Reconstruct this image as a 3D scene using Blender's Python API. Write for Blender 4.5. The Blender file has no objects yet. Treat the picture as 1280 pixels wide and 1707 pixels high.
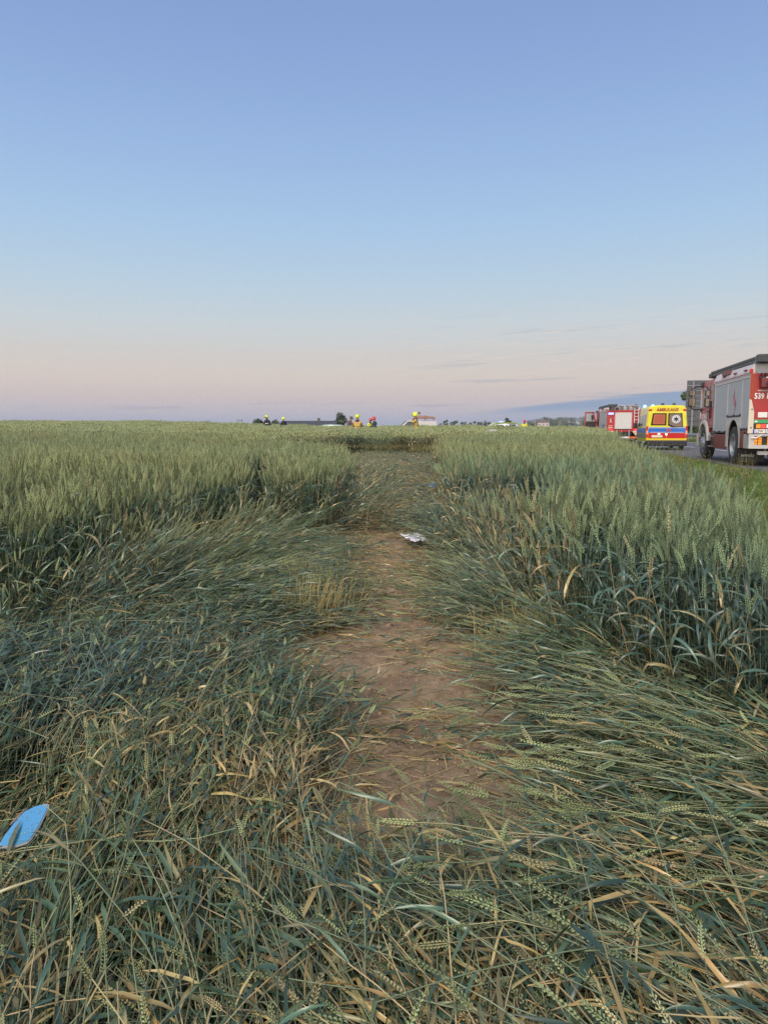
import bpy, math, random
import numpy as np
from mathutils import Vector, Matrix

# ------------------------------------------------------------------ camera, sky, light, exposure
SC = bpy.context.scene
COL = SC.collection
EYE = 1.55
PITCH = math.radians(6.43)
cam = bpy.data.cameras.new('camera')
cam.sensor_fit = 'VERTICAL'
cam.sensor_height = 24.0
cam.lens = 24.0 * 1219.0 / 1707.0
cam.clip_start = 0.05
cam.clip_end = 9000
camo = bpy.data.objects.new('camera', cam)
camo.location = (0, 0, EYE)
camo.rotation_euler = (math.pi / 2 - PITCH, 0, 0)
COL.objects.link(camo)
SC.camera = camo

SC.view_settings.view_transform = 'Standard'
SC.view_settings.look = 'None'
SC.view_settings.exposure = 0.0
SC.view_settings.gamma = 1.0
SC.view_settings.use_curve_mapping = False
SC.render.engine = 'CYCLES'
SC.cycles.use_denoising = True
SC.cycles.denoiser = 'OPENIMAGEDENOISE'
SC.cycles.denoising_input_passes = 'RGB_ALBEDO_NORMAL'
SC.cycles.denoising_prefilter = 'NONE'
SC.cycles.max_bounces = 6
SC.cycles.diffuse_bounces = 4
SC.cycles.glossy_bounces = 3
SC.cycles.transmission_bounces = 4
SC.cycles.transparent_max_bounces = 8
SC.cycles.caustics_reflective = False
SC.cycles.caustics_refractive = False


def s2l(c):
    return tuple(((v / 255.0 + 0.055) / 1.055) ** 2.4 if v / 255.0 > 0.04045 else v / 255.0 / 12.92 for v in c)


class NT:
    """small helper around a node tree"""
    def __init__(self, tree):
        self.t = tree
        self.n = tree.nodes
        self.l = tree.links

    def add(self, kind, **kw):
        nd = self.n.new(kind)
        for k, v in kw.items():
            setattr(nd, k, v)
        return nd

    def link(self, a, b):
        self.l.new(a, b)

    def put(self, sock, v):
        if hasattr(v, 'is_output'):
            self.l.new(v, sock)
        else:
            sock.default_value = v

    def math(self, op, a, b=None, c=None, clamp=False):
        nd = self.add('ShaderNodeMath', operation=op)
        nd.use_clamp = clamp
        self.put(nd.inputs[0], a)
        if b is not None:
            self.put(nd.inputs[1], b)
        if c is not None:
            self.put(nd.inputs[2], c)
        return nd.outputs[0]

    def mix(self, f, a, b, mode='MIX'):
        nd = self.add('ShaderNodeMix', data_type='RGBA', blend_type=mode)
        self.put(nd.inputs[0], f)
        self.put(nd.inputs[6], a if hasattr(a, 'is_output') else (*a[:3], 1))
        self.put(nd.inputs[7], b if hasattr(b, 'is_output') else (*b[:3], 1))
        return nd.outputs[2]

    def ramp(self, f, stops, interp='LINEAR'):
        nd = self.add('ShaderNodeValToRGB')
        cr = nd.color_ramp
        cr.interpolation = interp
        while len(cr.elements) < len(stops):
            cr.elements.new(0.5)
        for e, (p, c) in zip(cr.elements, stops):
            e.position = p
            e.color = (*c[:3], 1) if hasattr(c, '__len__') else (c, c, c, 1)
        self.put(nd.inputs[0], f)
        return nd.outputs[0]

    def maprange(self, v, a, b, c=0.0, d=1.0, smooth=False):
        nd = self.add('ShaderNodeMapRange')
        if smooth:
            nd.interpolation_type = 'SMOOTHSTEP'
        self.put(nd.inputs[0], v)
        for i, x in enumerate((a, b, c, d)):
            self.put(nd.inputs[1 + i], x)
        return nd.outputs[0]

    def noise(self, vec, scale, detail=4.0, rough=0.55, out=0):
        nd = self.add('ShaderNodeTexNoise')
        if vec is not None:
            self.put(nd.inputs['Vector'], vec)
        nd.inputs['Scale'].default_value = scale
        nd.inputs['Detail'].default_value = detail
        nd.inputs['Roughness'].default_value = rough
        return nd.outputs[out]


# twilight sky: the sun has just set behind the camera
SUN_EL, SUN_AZ = math.radians(5.0), math.radians(200.0)       # azimuth clockwise from the view axis (+Y)
world = bpy.data.worlds.new('World')
SC.world = world
world.use_nodes = True
W = NT(world.node_tree)
W.n.clear()
tc = W.add('ShaderNodeTexCoord')
sep = W.add('ShaderNodeSeparateXYZ')
W.link(tc.outputs['Generated'], sep.inputs[0])
dx, dy, dz = sep.outputs
SK = [(-1, (105, 108, 112)), (-.02, (120, 124, 134)), (-.001, (168, 174, 198)), (.010, (172, 176, 198)), (.022, (192, 187, 195)),
      (.042, (207, 194, 194)), (.068, (216, 204, 196)), (.100, (210, 207, 204)), (.135, (202, 211, 216)), (.18, (188, 209, 225)),
      (.25, (170, 200, 231)), (.34, (153, 184, 226)), (.42, (140, 169, 217)), (.5, (131, 158, 209)), (.7, (112, 138, 196)), (1, (95, 122, 182))]
zz = W.math('MULTIPLY_ADD', dz, 0.5, 0.5)
warp = W.noise(tc.outputs['Generated'], 2.0, 2.0)
base = W.ramp(zz, [((z + 1) / 2, s2l(c)) for z, c in SK])
# afterglow around the set sun (behind the viewer), broad and warm
sunh = (math.sin(SUN_AZ), math.cos(SUN_AZ))
hlen = W.math('SQRT', W.math('ADD', W.math('MULTIPLY', dx, dx), W.math('MULTIPLY', dy, dy)))
dots = W.math('DIVIDE', W.math('ADD', W.math('MULTIPLY', dx, sunh[0]), W.math('MULTIPLY', dy, sunh[1])), W.math('MAXIMUM', hlen, 0.001))
az_glow = W.maprange(dots, -0.1, 1.0, 0.0, 1.0, smooth=True)
el_glow = W.ramp(zz, [(0.49, 0.0), (0.5, 1.0), (0.56, 0.85), (0.65, 0.5), (0.8, 0.2), (1.0, 0.1)])
glow = W.math('MULTIPLY', az_glow, el_glow)
glowc = W.mix(el_glow, (1.0, 0.95, 0.9), (1.0, 0.70, 0.45))
GLOW = 3.2
glow_rgb = W.mix(1.0, glowc, W.ramp(glow, [(0, (0, 0, 0)), (1, (1, 1, 1))]), 'MULTIPLY')
sky = W.add('ShaderNodeVectorMath', operation='MULTIPLY_ADD')
W.link(glow_rgb, sky.inputs[0])
sky.inputs[1].default_value = (GLOW,) * 3
W.link(base, sky.inputs[2])
skyc = sky.outputs[0]
# thin evening clouds: azimuth/elevation coordinates
az = W.math('ARCTAN2', dx, dy)
el = W.math('ARCTAN2', dz, hlen)
cv = W.add('ShaderNodeCombineXYZ')
W.put(cv.inputs[0], W.math('MULTIPLY', az, 3.0))
W.put(cv.inputs[1], W.math('MULTIPLY_ADD', az, -2.2, W.math('MULTIPLY', el, 60.0)))
cn = W.noise(cv.outputs[0], 1.6, 5.0, 0.6)
cn2 = W.noise(cv.outputs[0], 5.0, 4.0, 0.6)
# low blue-grey bank to the right; its top edge climbs to the right
top = W.math('MULTIPLY_ADD', az, 0.095, 0.013)
top = W.math('ADD', top, W.math('MULTIPLY', W.math('SUBTRACT', cn, 0.5), 0.016))
bot = W.math('MULTIPLY_ADD', az, 0.02, 0.016)
bot = W.math('ADD', bot, W.math('MULTIPLY', W.math('SUBTRACT', cn2, 0.5), 0.004))
bank = W.math('MULTIPLY', W.maprange(W.math('SUBTRACT', top, el), -0.0015, 0.004, smooth=True), W.maprange(W.math('SUBTRACT', el, bot), -0.004, 0.010, 0.25, 1.0, smooth=True))
bank = W.math('MULTIPLY', bank, W.maprange(az, 0.08, 0.2, smooth=True))
bank = W.math('MULTIPLY', bank, W.maprange(el, -0.01, 0.0))
skyc = W.mix(W.math('MULTIPLY', bank, 1.0), skyc, s2l((146, 166, 194)))
# scattered dark slivers
hi = W.math('MULTIPLY', W.maprange(cn, 0.55, 0.64, smooth=True), W.maprange(el, 0.03, 0.05, smooth=True))
hi = W.math('MULTIPLY', hi, W.math('SUBTRACT', 1.0, W.maprange(el, 0.11, 0.16, smooth=True)))
hi = W.math('MULTIPLY', hi, W.maprange(az, 0.0, 0.14, smooth=True))
skyc = W.mix(W.math('MULTIPLY', hi, 0.35), skyc, s2l((158, 170, 186)))
lowb = W.math('MULTIPLY', W.maprange(cn, 0.52, 0.62, smooth=True), W.math('MULTIPLY', W.maprange(el, 0.022, 0.03, smooth=True), W.math('SUBTRACT', 1.0, W.maprange(el, 0.032, 0.040, smooth=True))))
skyc = W.mix(W.math('MULTIPLY', lowb, 0.45), skyc, s2l((158, 163, 188)))
# faint bright wisps
wi = W.math('MULTIPLY', W.maprange(cn2, 0.54, 0.68, smooth=True), W.math('MULTIPLY', W.maprange(el, 0.06, 0.09, smooth=True), W.math('SUBTRACT', 1.0, W.maprange(el, 0.12, 0.17, smooth=True))))
wi = W.math('MULTIPLY', wi, W.maprange(az, -0.15, 0.1, smooth=True))
skyc = W.mix(W.math('MULTIPLY', wi, 0.6), skyc, s2l((226, 214, 206)))
bg = W.add('ShaderNodeBackground')
W.link(skyc, bg.inputs[0])
bg.inputs[1].default_value = 1.0
wo = W.add('ShaderNodeOutputWorld')
W.link(bg.outputs[0], wo.inputs[0])

sl = bpy.data.lights.new('afterglow_fill', 'SUN')  # soft fill added for the afterglow, raised high to brighten the ground
sl.energy = 3.1
sl.angle = math.radians(32)
sl.color = (1.0, 0.88, 0.72)
so = bpy.data.objects.new('afterglow_fill', sl)
_el = math.radians(50)
sd = Vector((math.sin(SUN_AZ) * math.cos(_el), math.cos(SUN_AZ) * math.cos(_el), math.sin(_el)))
so.rotation_euler = sd.to_track_quat('Z', 'Y').to_euler()
so.location = (0, -10, 20)
COL.objects.link(so)

# ------------------------------------------------------------------ materials
MATS = {}


def mat(name, col, rough=0.5, metal=0.0, bump=0.0, bscale=60.0, vary=0.0, vscale=8.0, emit=None, estr=0.0, coat=0.0, spec=0.5, dirt=None, dirt_amt=0.0, wear=None):
    if name in MATS:
        return MATS[name]
    m = bpy.data.materials.new(name)
    m.use_nodes = True
    T = NT(m.node_tree)
    b = T.n['Principled BSDF']
    c = (*col, 1)
    geo = T.add('ShaderNodeTexCoord').outputs['Object']
    colout = None
    if vary or dirt is not None:
        n1 = T.noise(geo, vscale, 5.0, 0.6)
        f = T.maprange(n1, 0.3, 0.7, 1 - vary, 1 + vary)
        cc = T.add('ShaderNodeVectorMath', operation='SCALE')
        cc.inputs[0].default_value = col
        T.put(cc.inputs['Scale'], f)
        colout = cc.outputs[0]
        if dirt is not None:
            n2 = T.noise(geo, vscale * 0.6, 6.0, 0.65)
            colout = T.mix(T.math('MULTIPLY', T.maprange(n2, 0.42, 0.7), dirt_amt), colout, dirt)
        T.link(colout, b.inputs['Base Color'])
    else:
        b.inputs['Base Color'].default_value = c
    b.inputs['Roughness'].default_value = rough
    b.inputs['Metallic'].default_value = metal
    b.inputs['Specular IOR Level'].default_value = spec
    if coat:
        b.inputs['Coat Weight'].default_value = coat
        b.inputs['Coat Roughness'].default_value = 0.08
    if bump:
        bp = T.add('ShaderNodeBump')
        bp.inputs['Strength'].default_value = bump
        bp.inputs['Distance'].default_value = 0.02
        T.link(T.noise(geo, bscale, 4.0), bp.inputs['Height'])
        T.link(bp.outputs[0], b.inputs['Normal'])
    if emit:
        b.inputs['Emission Color'].default_value = (*emit, 1)
        b.inputs['Emission Strength'].default_value = estr
    MATS[name] = m
    return m


# ------------------------------------------------------------------ noise and masks (numpy)
_rs = np.random.RandomState(7)
_PERM = _rs.rand(256, 256)


def vnoise(x, y, seed=0):
    x = np.asarray(x, float) + seed * 17.31
    y = np.asarray(y, float) + seed * 5.77
    xi = np.floor(x).astype(int)
    yi = np.floor(y).astype(int)
    fx = x - xi
    fy = y - yi
    fx = fx * fx * (3 - 2 * fx)
    fy = fy * fy * (3 - 2 * fy)
    g = lambda a, b: _PERM[a % 256, b % 256]
    return (g(xi, yi) * (1 - fx) + g(xi + 1, yi) * fx) * (1 - fy) + (g(xi, yi + 1) * (1 - fx) + g(xi + 1, yi + 1) * fx) * fy


def fbm(x, y, octaves=4, seed=0):
    v, a, s = 0, 0.5, 0
    for i in range(octaves):
        v = v + a * vnoise(x * 2 ** i, y * 2 ** i, seed + i)
        s += a
        a *= 0.5
    return v / s


def sstep(a, b, x):
    t = np.clip((np.asarray(x, float) - a) / (b - a), 0, 1)
    return t * t * (3 - 2 * t)


def poly_sd(x, y, poly):
    """signed distance to a polygon, negative inside"""
    x = np.asarray(x, float)
    y = np.asarray(y, float)
    d = np.full(x.shape, 1e9)
    ins = np.zeros(x.shape, bool)
    n = len(poly)
    for i in range(n):
        ax, ay = poly[i]
        bx, by = poly[(i + 1) % n]
        ex, ey = bx - ax, by - ay
        t = np.clip(((x - ax) * ex + (y - ay) * ey) / (ex * ex + ey * ey), 0, 1)
        d = np.minimum(d, np.hypot(x - ax - t * ex, y - ay - t * ey))
        if ay != by:
            c = ((y >= ay) != (y >= by)) & (x < ex * (y - ay) / ey + ax)
            ins ^= c
    return np.where(ins, -d, d)


# plan of the trampled track (metres; x to the right, y ahead of the camera)
ITEMS = [(-1.31, 2.47, .21), (.39, 9.3, .22), (1.09, 17.0, .30)]      # small things lying clear of the stems
TRACK = [(-9, -4), (-9, 4.0), (-4.0, 4.2), (-2.8, 4.55), (-2.2, 5.1), (-1.85, 5.8), (-1.62, 7.0), (-1.5, 8.2), (-1.4, 8.8), (-.72, 8.9), (-.62, 11), (-.62, 13.2), (-.85, 15), (-1.35, 17), (-2.8, 19), (-4.3, 22), (-4.6, 26),
         (-2.6, 28), (1.0, 29), (2.2, 27), (2.0, 24), (1.45, 19), (1.02, 13.5), (.88, 9.5), (.92, 7.6), (1.0, 6.2), (1.06, 5), (1.12, 4.3), (1.30, 3.55), (1.62, 2.85), (2.2, 2.1), (3.6, 1.5), (9, 1.0), (9, -4)]
SOIL = [(-.12, 2.2), (.12, 2.2), (.46, 2.6), (.54, 3.3), (.62, 4.0), (.62, 4.8), (.45, 5.4), (.36, 6.2), (.42, 8), (.32, 9.8), (-.45, 9.8), (-.5, 8), (-.32, 6.3), (-.34, 5.5), (-.75, 5.05), (-.75, 4.5), (-.36, 4.15), (-.27, 3.6), (-.16, 2.9)]
# narrow dark crevices where a wheel ran into standing wheat
SLITS = [((-1.52, 8.4), (-1.80, 10.4), (-2.1, 12.8), .18), ((1.34, 6.1), (1.54, 7.4), (1.84, 9.4), .20), ((-2.9, 5.6), (-3.2, 6.6), (-3.5, 7.6), .10), ((-2.6, 26), (-2.7, 28), (-2.8, 31), .18), ((-.6, 27), (-.7, 29), (-.75, 31.5), .16), ((-4.2, 24), (-5.6, 24.6), (-7, 25), .2), ((.3, 28.3), (.35, 30), (.3, 32), .15), ((-3.6, 27), (-3.8, 29), (-3.9, 31), .15), ((-1.6, 27.5), (-1.65, 29), (-1.7, 31), .12), ((1.3, 28), (1.4, 29.5), (1.5, 31), .12)]


def slit_distance(x, y):
    d = np.full(np.shape(x), 9.0)
    for p0, p1, p2, w in SLITS:
        for (ax, ay), (bx_, by_) in ((p0, p1), (p1, p2)):
            ex, ey = bx_ - ax, by_ - ay
            t = np.clip(((x - ax) * ex + (y - ay) * ey) / (ex * ex + ey * ey), 0, 1)
            d = np.minimum(d, np.hypot(x - ax - t * ex, y - ay - t * ey) - w)
    return d


R_EDGE_X0 = 3.0


def field_edge(y):
    """x of the wheat's right-hand edge"""
    y = np.asarray(y, float)
    return np.minimum(R_EDGE_X0 + .27 * (y - 6.9), road_left(y) - 1.6) + (vnoise(y * .7, 0 * y, 3) - .5) * .5


def road_left(y):
    y = np.asarray(y, float)
    return 10.15 + .205 * (y - 22) + np.maximum(0, y - 130) ** 2 * 0.00045


def height(x, y):
    x = np.asarray(x, float)
    y = np.asarray(y, float)
    yy = np.clip(y, 0, 56)
    f = .0145 * yy + .0065 * yy * sstep(2, 20, -x) - .0010 * yy * sstep(2, 12, x)
    f = f * (1 - sstep(56, 72, y)) + sstep(56, 72, y) * .45
    f = f - 1.2 * sstep(75, 160, y)
    f = f + .03 * (fbm(x * .15, y * .15, 2, 4) - .5) * sstep(8, 20, y)
    # road corridor and its verge
    rl = road_left(y)
    fe = np.minimum(R_EDGE_X0 + .27 * (y - 6.9), rl - 1.6)
    rz = .51 - .0006 * np.clip(y - 22, 0, 60) - .25 * sstep(60, 170, y)
    w = np.maximum(rl - .4 - (fe + .25), .6)
    u = (x - fe - .25) / w
    ditch = .45 * np.exp(-((u - .45) / .28) ** 2) * sstep(2.4, 4.0, w)
    vz = f * (1 - sstep(0.1, 1.0, u)) + rz * sstep(0.1, 1.0, u) - ditch
    out = np.where(u > 0, vz, f)
    far = rz * (1 - sstep(0, 7, x - rl - 8.2)) + sstep(0, 7, x - rl - 8.2) * (rz - .45)
    out = np.where(x > rl + 7.6, far, np.where(x > rl - .4, rz, out))
    # distant land: drops into a shallow valley, then a long hillside rises on the right
    d = np.hypot(x, y)
    az_ = np.arctan2(x, np.maximum(y, 1.0))
    hill = 2 + 16 * sstep(.10, .24, az_) + 3 * (fbm(x * .002, y * .002, 3, 9) - .5)
    out = out * (1 - sstep(160, 420, d)) + (-5) * sstep(160, 420, d) + (hill + 5 - 2) * sstep(600, 1500, d)
    return out


def soil_bumps(x, y):
    near = (1 - sstep(9, 14, y)) * (1 - sstep(3, 5, np.abs(x)))
    b = .045 * (fbm(x * 6, y * 6, 3, 11) - .5) + .022 * (fbm(x * 22, y * 22, 3, 15) - .5) + .070 * (fbm(x * 2.1, y * 2.1, 2, 13) - .5)
    sd = poly_sd(x, y, SOIL)
    return near * (b * 1.3 + .045 * sstep(0, .3, sd))


def new_mesh_obj(name, verts, faces, material=None, parent=None, smooth=False, col=None):
    me = bpy.data.meshes.new(name)
    verts = np.asarray(verts, np.float32)
    me.vertices.add(len(verts))
    me.vertices.foreach_set('co', verts.ravel())
    if isinstance(faces, np.ndarray):
        k = faces.shape[1]
        nf = len(faces)
        me.loops.add(nf * k)
        me.loops.foreach_set('vertex_index', faces.astype(np.int32).ravel())
        me.polygons.add(nf)
        me.polygons.foreach_set('loop_start', np.arange(0, nf * k, k, dtype=np.int32))
    else:
        lens = [len(f) for f in faces]
        flat = np.array([i for f in faces for i in f], np.int32)
        me.loops.add(len(flat))
        me.loops.foreach_set('vertex_index', flat)
        me.polygons.add(len(faces))
        me.polygons.foreach_set('loop_start', np.concatenate([[0], np.cumsum(lens)[:-1]]).astype(np.int32))
    me.update(calc_edges=True)
    if smooth:
        me.polygons.foreach_set('use_smooth', np.ones(len(me.polygons), bool))
    mats = material if isinstance(material, (list, tuple)) else [material]
    for m in mats:
        if m is not None:
            me.materials.append(m)
    o = bpy.data.objects.new(name, me)
    (col or COL).objects.link(o) if col is not False else None
    if parent is not None:
        o.parent = parent
    return o


# ------------------------------------------------------------------ ground
def ground_material():
    m = bpy.data.materials.new('field_ground')
    m.use_nodes = True
    T = NT(m.node_tree)
    b = T.n['Principled BSDF']
    geo = T.add('ShaderNodeNewGeometry')
    pos = geo.outputs['Position']
    sx = T.add('ShaderNodeSeparateXYZ')
    T.link(pos, sx.inputs[0])
    soil = T.ramp(T.noise(pos, 9.0, 8.0, 0.7), [(.28, (.16, .113, .068)), (.5, (.27, .200, .125)), (.72, (.40, .31, .205))])
    fine = T.noise(pos, 160.0, 4.0, 0.7)
    soil = T.mix(T.maprange(fine, .60, .72), soil, (.44, .35, .24))
    soil = T.mix(T.maprange(T.noise(pos, 2.2, 4.0), .5, .65, 0, .55), soil, (.17, .112, .075))
    straw = T.ramp(T.noise(pos, 40.0, 6.0, 0.8), [(.3, (.035, .035, .02)), (.7, (.13, .12, .065))])
    # beyond the open soil the ground is buried in broken stems
    far = T.ramp(T.noise(pos, .012, 5.0, .6), [(.3, (.045, .075, .035)), (.45, (.075, .10, .045)), (.55, (.10, .105, .055)), (.68, (.06, .09, .04))], 'CONSTANT')
    far = T.mix(T.maprange(T.noise(pos, .05, 4.0), .4, .6, 0, .5), far, (.05, .07, .035))
    yv = sx.outputs[1]
    c = T.mix(T.maprange(yv, 9.0, 12.0), soil, straw)
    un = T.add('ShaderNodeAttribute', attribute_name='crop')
    c = T.mix(un.outputs['Fac'], c, T.mix(T.noise(pos, 30.0, 5.0, .7), (.030, .026, .014), (.075, .060, .032)))  # ground under the crop painted darker, standing in for shade between stems
    c = T.mix(T.maprange(yv, 62.0, 75.0), c, far)
    at = T.add('ShaderNodeAttribute', attribute_name='verge')
    grass = T.ramp(T.noise(pos, 1.6, 6.0, .7), [(.3, (.06, .11, .02)), (.55, (.10, .17, .03)), (.72, (.20, .17, .10))])
    c = T.mix(at.outputs['Fac'], c, grass)
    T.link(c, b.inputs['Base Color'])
    b.inputs['Roughness'].default_value = .95
    b.inputs['Specular IOR Level'].default_value = .15
    bp = T.add('ShaderNodeBump')
    bp.inputs['Strength'].default_value = .9
    bp.inputs['Distance'].default_value = .015
    T.link(T.noise(pos, 60.0, 8.0, .75), bp.inputs['Height'])
    T.link(bp.outputs[0], b.inputs['Normal'])
    return m


def axis(segs):
    out = [segs[0][0]]
    for a, b, n, g in segs:
        t = np.linspace(0, 1, n + 1)[1:]
        if g == 1:
            out.extend(a + (b - a) * t)
        else:
            out.extend(a + (b - a) * ((g ** (t * 8) - 1) / (g ** 8 - 1)))
    return np.array(out)


def build_ground():
    right = axis([(0, 1.3, 52, 1), (1.3, 4, 40, 1), (4, 60, 150, 1.35), (60, 1900, 60, 1.6)])
    left = axis([(0, 1.1, 44, 1), (1.1, 4, 40, 1), (4, 60, 60, 1.35), (60, 1900, 50, 1.6)])
    xs = np.concatenate([-left[::-1], right[1:]])
    fy = axis([(1.2, 6, 190, 1), (6, 12, 130, 1), (12, 80, 110, 1.2), (80, 2100, 90, 1.6)])
    by = axis([(0, 1.2, 30, 1)])
    bb = -axis([(0, 1500, 26, 2.2)])[1:][::-1]
    ys = np.concatenate([bb, by, fy[1:]])
    X, Y = np.meshgrid(xs, ys)
    Z = height(X, Y) + soil_bumps(X, Y)
    v = np.stack([X.ravel(), Y.ravel(), Z.ravel()], 1)
    nx, ny = len(xs), len(ys)
    i = np.arange(nx * ny).reshape(ny, nx)
    f = np.stack([i[:-1, :-1].ravel(), i[:-1, 1:].ravel(), i[1:, 1:].ravel(), i[1:, :-1].ravel()], 1)
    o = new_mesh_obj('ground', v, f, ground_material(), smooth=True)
    at = o.data.attributes.new('verge', 'FLOAT', 'POINT')
    rl = road_left(Y)
    fe = np.minimum(R_EDGE_X0 + .27 * (Y - 6.9), rl - 1.6)
    vv = sstep(0, .5, X - fe) * (1 - sstep(160, 300, Y))
    at.data.foreach_set('value', vv.ravel().astype(np.float32))
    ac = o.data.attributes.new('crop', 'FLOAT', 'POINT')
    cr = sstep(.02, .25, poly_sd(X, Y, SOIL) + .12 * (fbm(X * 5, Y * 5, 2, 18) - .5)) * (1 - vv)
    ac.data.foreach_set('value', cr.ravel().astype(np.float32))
    o['kind'] = 'structure'
    return o


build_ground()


def build_road():
    m = bpy.data.materials.new('asphalt')
    m.use_nodes = True
    T = NT(m.node_tree)
    b = T.n['Principled BSDF']
    pos = T.add('ShaderNodeNewGeometry').outputs['Position']
    c = T.ramp(T.noise(pos, 1.2, 6.0, .7), [(.3, (.075, .075, .082)), (.7, (.12, .118, .125))])
    c = T.mix(T.maprange(T.noise(pos, 120.0, 3.0), .55, .7, 0, .5), c, (.2, .2, .2))
    T.link(c, b.inputs['Base Color'])
    b.inputs['Roughness'].default_value = .8
    bp = T.add('ShaderNodeBump')
    bp.inputs['Strength'].default_value = .4
    bp.inputs['Distance'].default_value = .01
    T.link(T.noise(pos, 90.0, 4.0), bp.inputs['Height'])
    T.link(bp.outputs[0], b.inputs['Normal'])
    ys = np.concatenate([np.linspace(-60, 10, 30), np.linspace(12, 130, 119), np.linspace(135, 420, 60)])

    def strip(name, a, w, dz, material, y0=-60, y1=420, parent=None):
        yy = ys[(ys >= y0) & (ys <= y1)]
        L = road_left(yy)
        v = []
        n = 9
        for y, l in zip(yy, L):
            for k in range(n):
                x = l + a + w * k / (n - 1)
                v.append((x, y, float(height(x, y)) + dz))
        idx = np.arange(len(yy) * n).reshape(len(yy), n)
        f = np.stack([idx[:-1, :-1].ravel(), idx[:-1, 1:].ravel(), idx[1:, 1:].ravel(), idx[1:, :-1].ravel()], 1)
        return new_mesh_obj(name, v, f, material, smooth=True, parent=parent)
    r = strip('road', 0, 7.4, .012, m)
    r['kind'] = 'structure'
    pm = mat('road_paint', (.62, .62, .6), .7, vary=.2, vscale=5)
    e = strip('edge_line', 6.9, .14, .018, pm, parent=r)
    for k in range(26):
        strip('lane_mark', 3.65, .13, .018, pm, -20 + k * 9, -16 + k * 9, parent=r)


build_road()
# ------------------------------------------------------------------ wheat: prototypes and instancing
def plant_mat(name, cols, dry, rough=.5, transl=.25, spec=.4, vein=0.0):
    """cols: two living colours mixed at random per plant; 'dry' per plant fades to straw"""
    m = bpy.data.materials.new(name)
    m.use_nodes = True
    T = NT(m.node_tree)
    b = T.n['Principled BSDF']
    out = T.n['Material Output']
    oi = T.add('ShaderNodeObjectInfo')
    a = T.add('ShaderNodeAttribute', attribute_name='dry', attribute_type='INSTANCER')
    g = T.add('ShaderNodeAttribute', attribute_name='blue', attribute_type='INSTANCER')
    gm = T.add('ShaderNodeAttribute', attribute_name='part', attribute_type='GEOMETRY')
    rnd = oi.outputs['Random']
    pr = T.math('FRACT', T.math('ADD', T.math('MULTIPLY', gm.outputs['Fac'], 7.31), T.math('MULTIPLY', rnd, 3.7)))
    c = T.mix(pr, cols[0], cols[1])
    c = T.mix(g.outputs['Fac'], c, cols[2])
    dm = T.math('ADD', T.math('MULTIPLY', pr, .55), a.outputs['Fac'])
    dm = T.maprange(dm, .62, .86, smooth=True)
    dc = T.mix(T.math('FRACT', T.math('MULTIPLY', pr, 5.3)), dry[0], dry[1])
    geo = T.add('ShaderNodeTexCoord')
    blot = T.noise(geo.outputs['Object'], 25.0, 3.0)
    dm = T.math('MULTIPLY', dm, T.maprange(blot, .30, .5, .35, 1.0))
    c = T.mix(dm, c, dc)
    br = T.maprange(T.math('FRACT', T.math('MULTIPLY', pr, 11.7)), 0, 1, .5, 1.55)
    sc = T.add('ShaderNodeVectorMath', operation='SCALE')
    T.link(c, sc.inputs[0])
    T.put(sc.inputs['Scale'], br)
    T.link(sc.outputs[0], b.inputs['Base Color'])
    b.inputs['Roughness'].default_value = rough
    b.inputs['Specular IOR Level'].default_value = spec
    if transl:
        tr = T.add('ShaderNodeBsdfTranslucent')
        T.link(sc.outputs[0], tr.inputs[0])
        mx = T.add('ShaderNodeMixShader')
        mx.inputs[0].default_value = transl
        T.link(b.outputs[0], mx.inputs[1])
        T.link(tr.outputs[0], mx.inputs[2])
        T.link(mx.outputs[0], out.inputs[0])
    return m


DRY = [(.46, .37, .15), (.38, .24, .08)]
M_STEM = plant_mat('wheat_stem', [(.13, .175, .085), (.23, .25, .11), (.13, .18, .14)], [(.46, .36, .19), (.38, .27, .13)], .38, .06, .7)
M_LEAF = plant_mat('wheat_leaf', [(.046, .102, .056), (.100, .142, .052), (.066, .128, .100)], DRY, .33, .14, .9)
M_EAR = plant_mat('wheat_ear', [(.26, .32, .145), (.37, .39, .18), (.21, .30, .18)], [(.46, .38, .20), (.40, .33, .19)], .6, .15, .3)
M_DRY = plant_mat('dry_leaf', [(.40, .32, .14), (.50, .40, .18), (.30, .24, .13)], DRY, .6, .25, .3)
PM = [M_STEM, M_LEAF, M_EAR, M_DRY]


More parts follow.
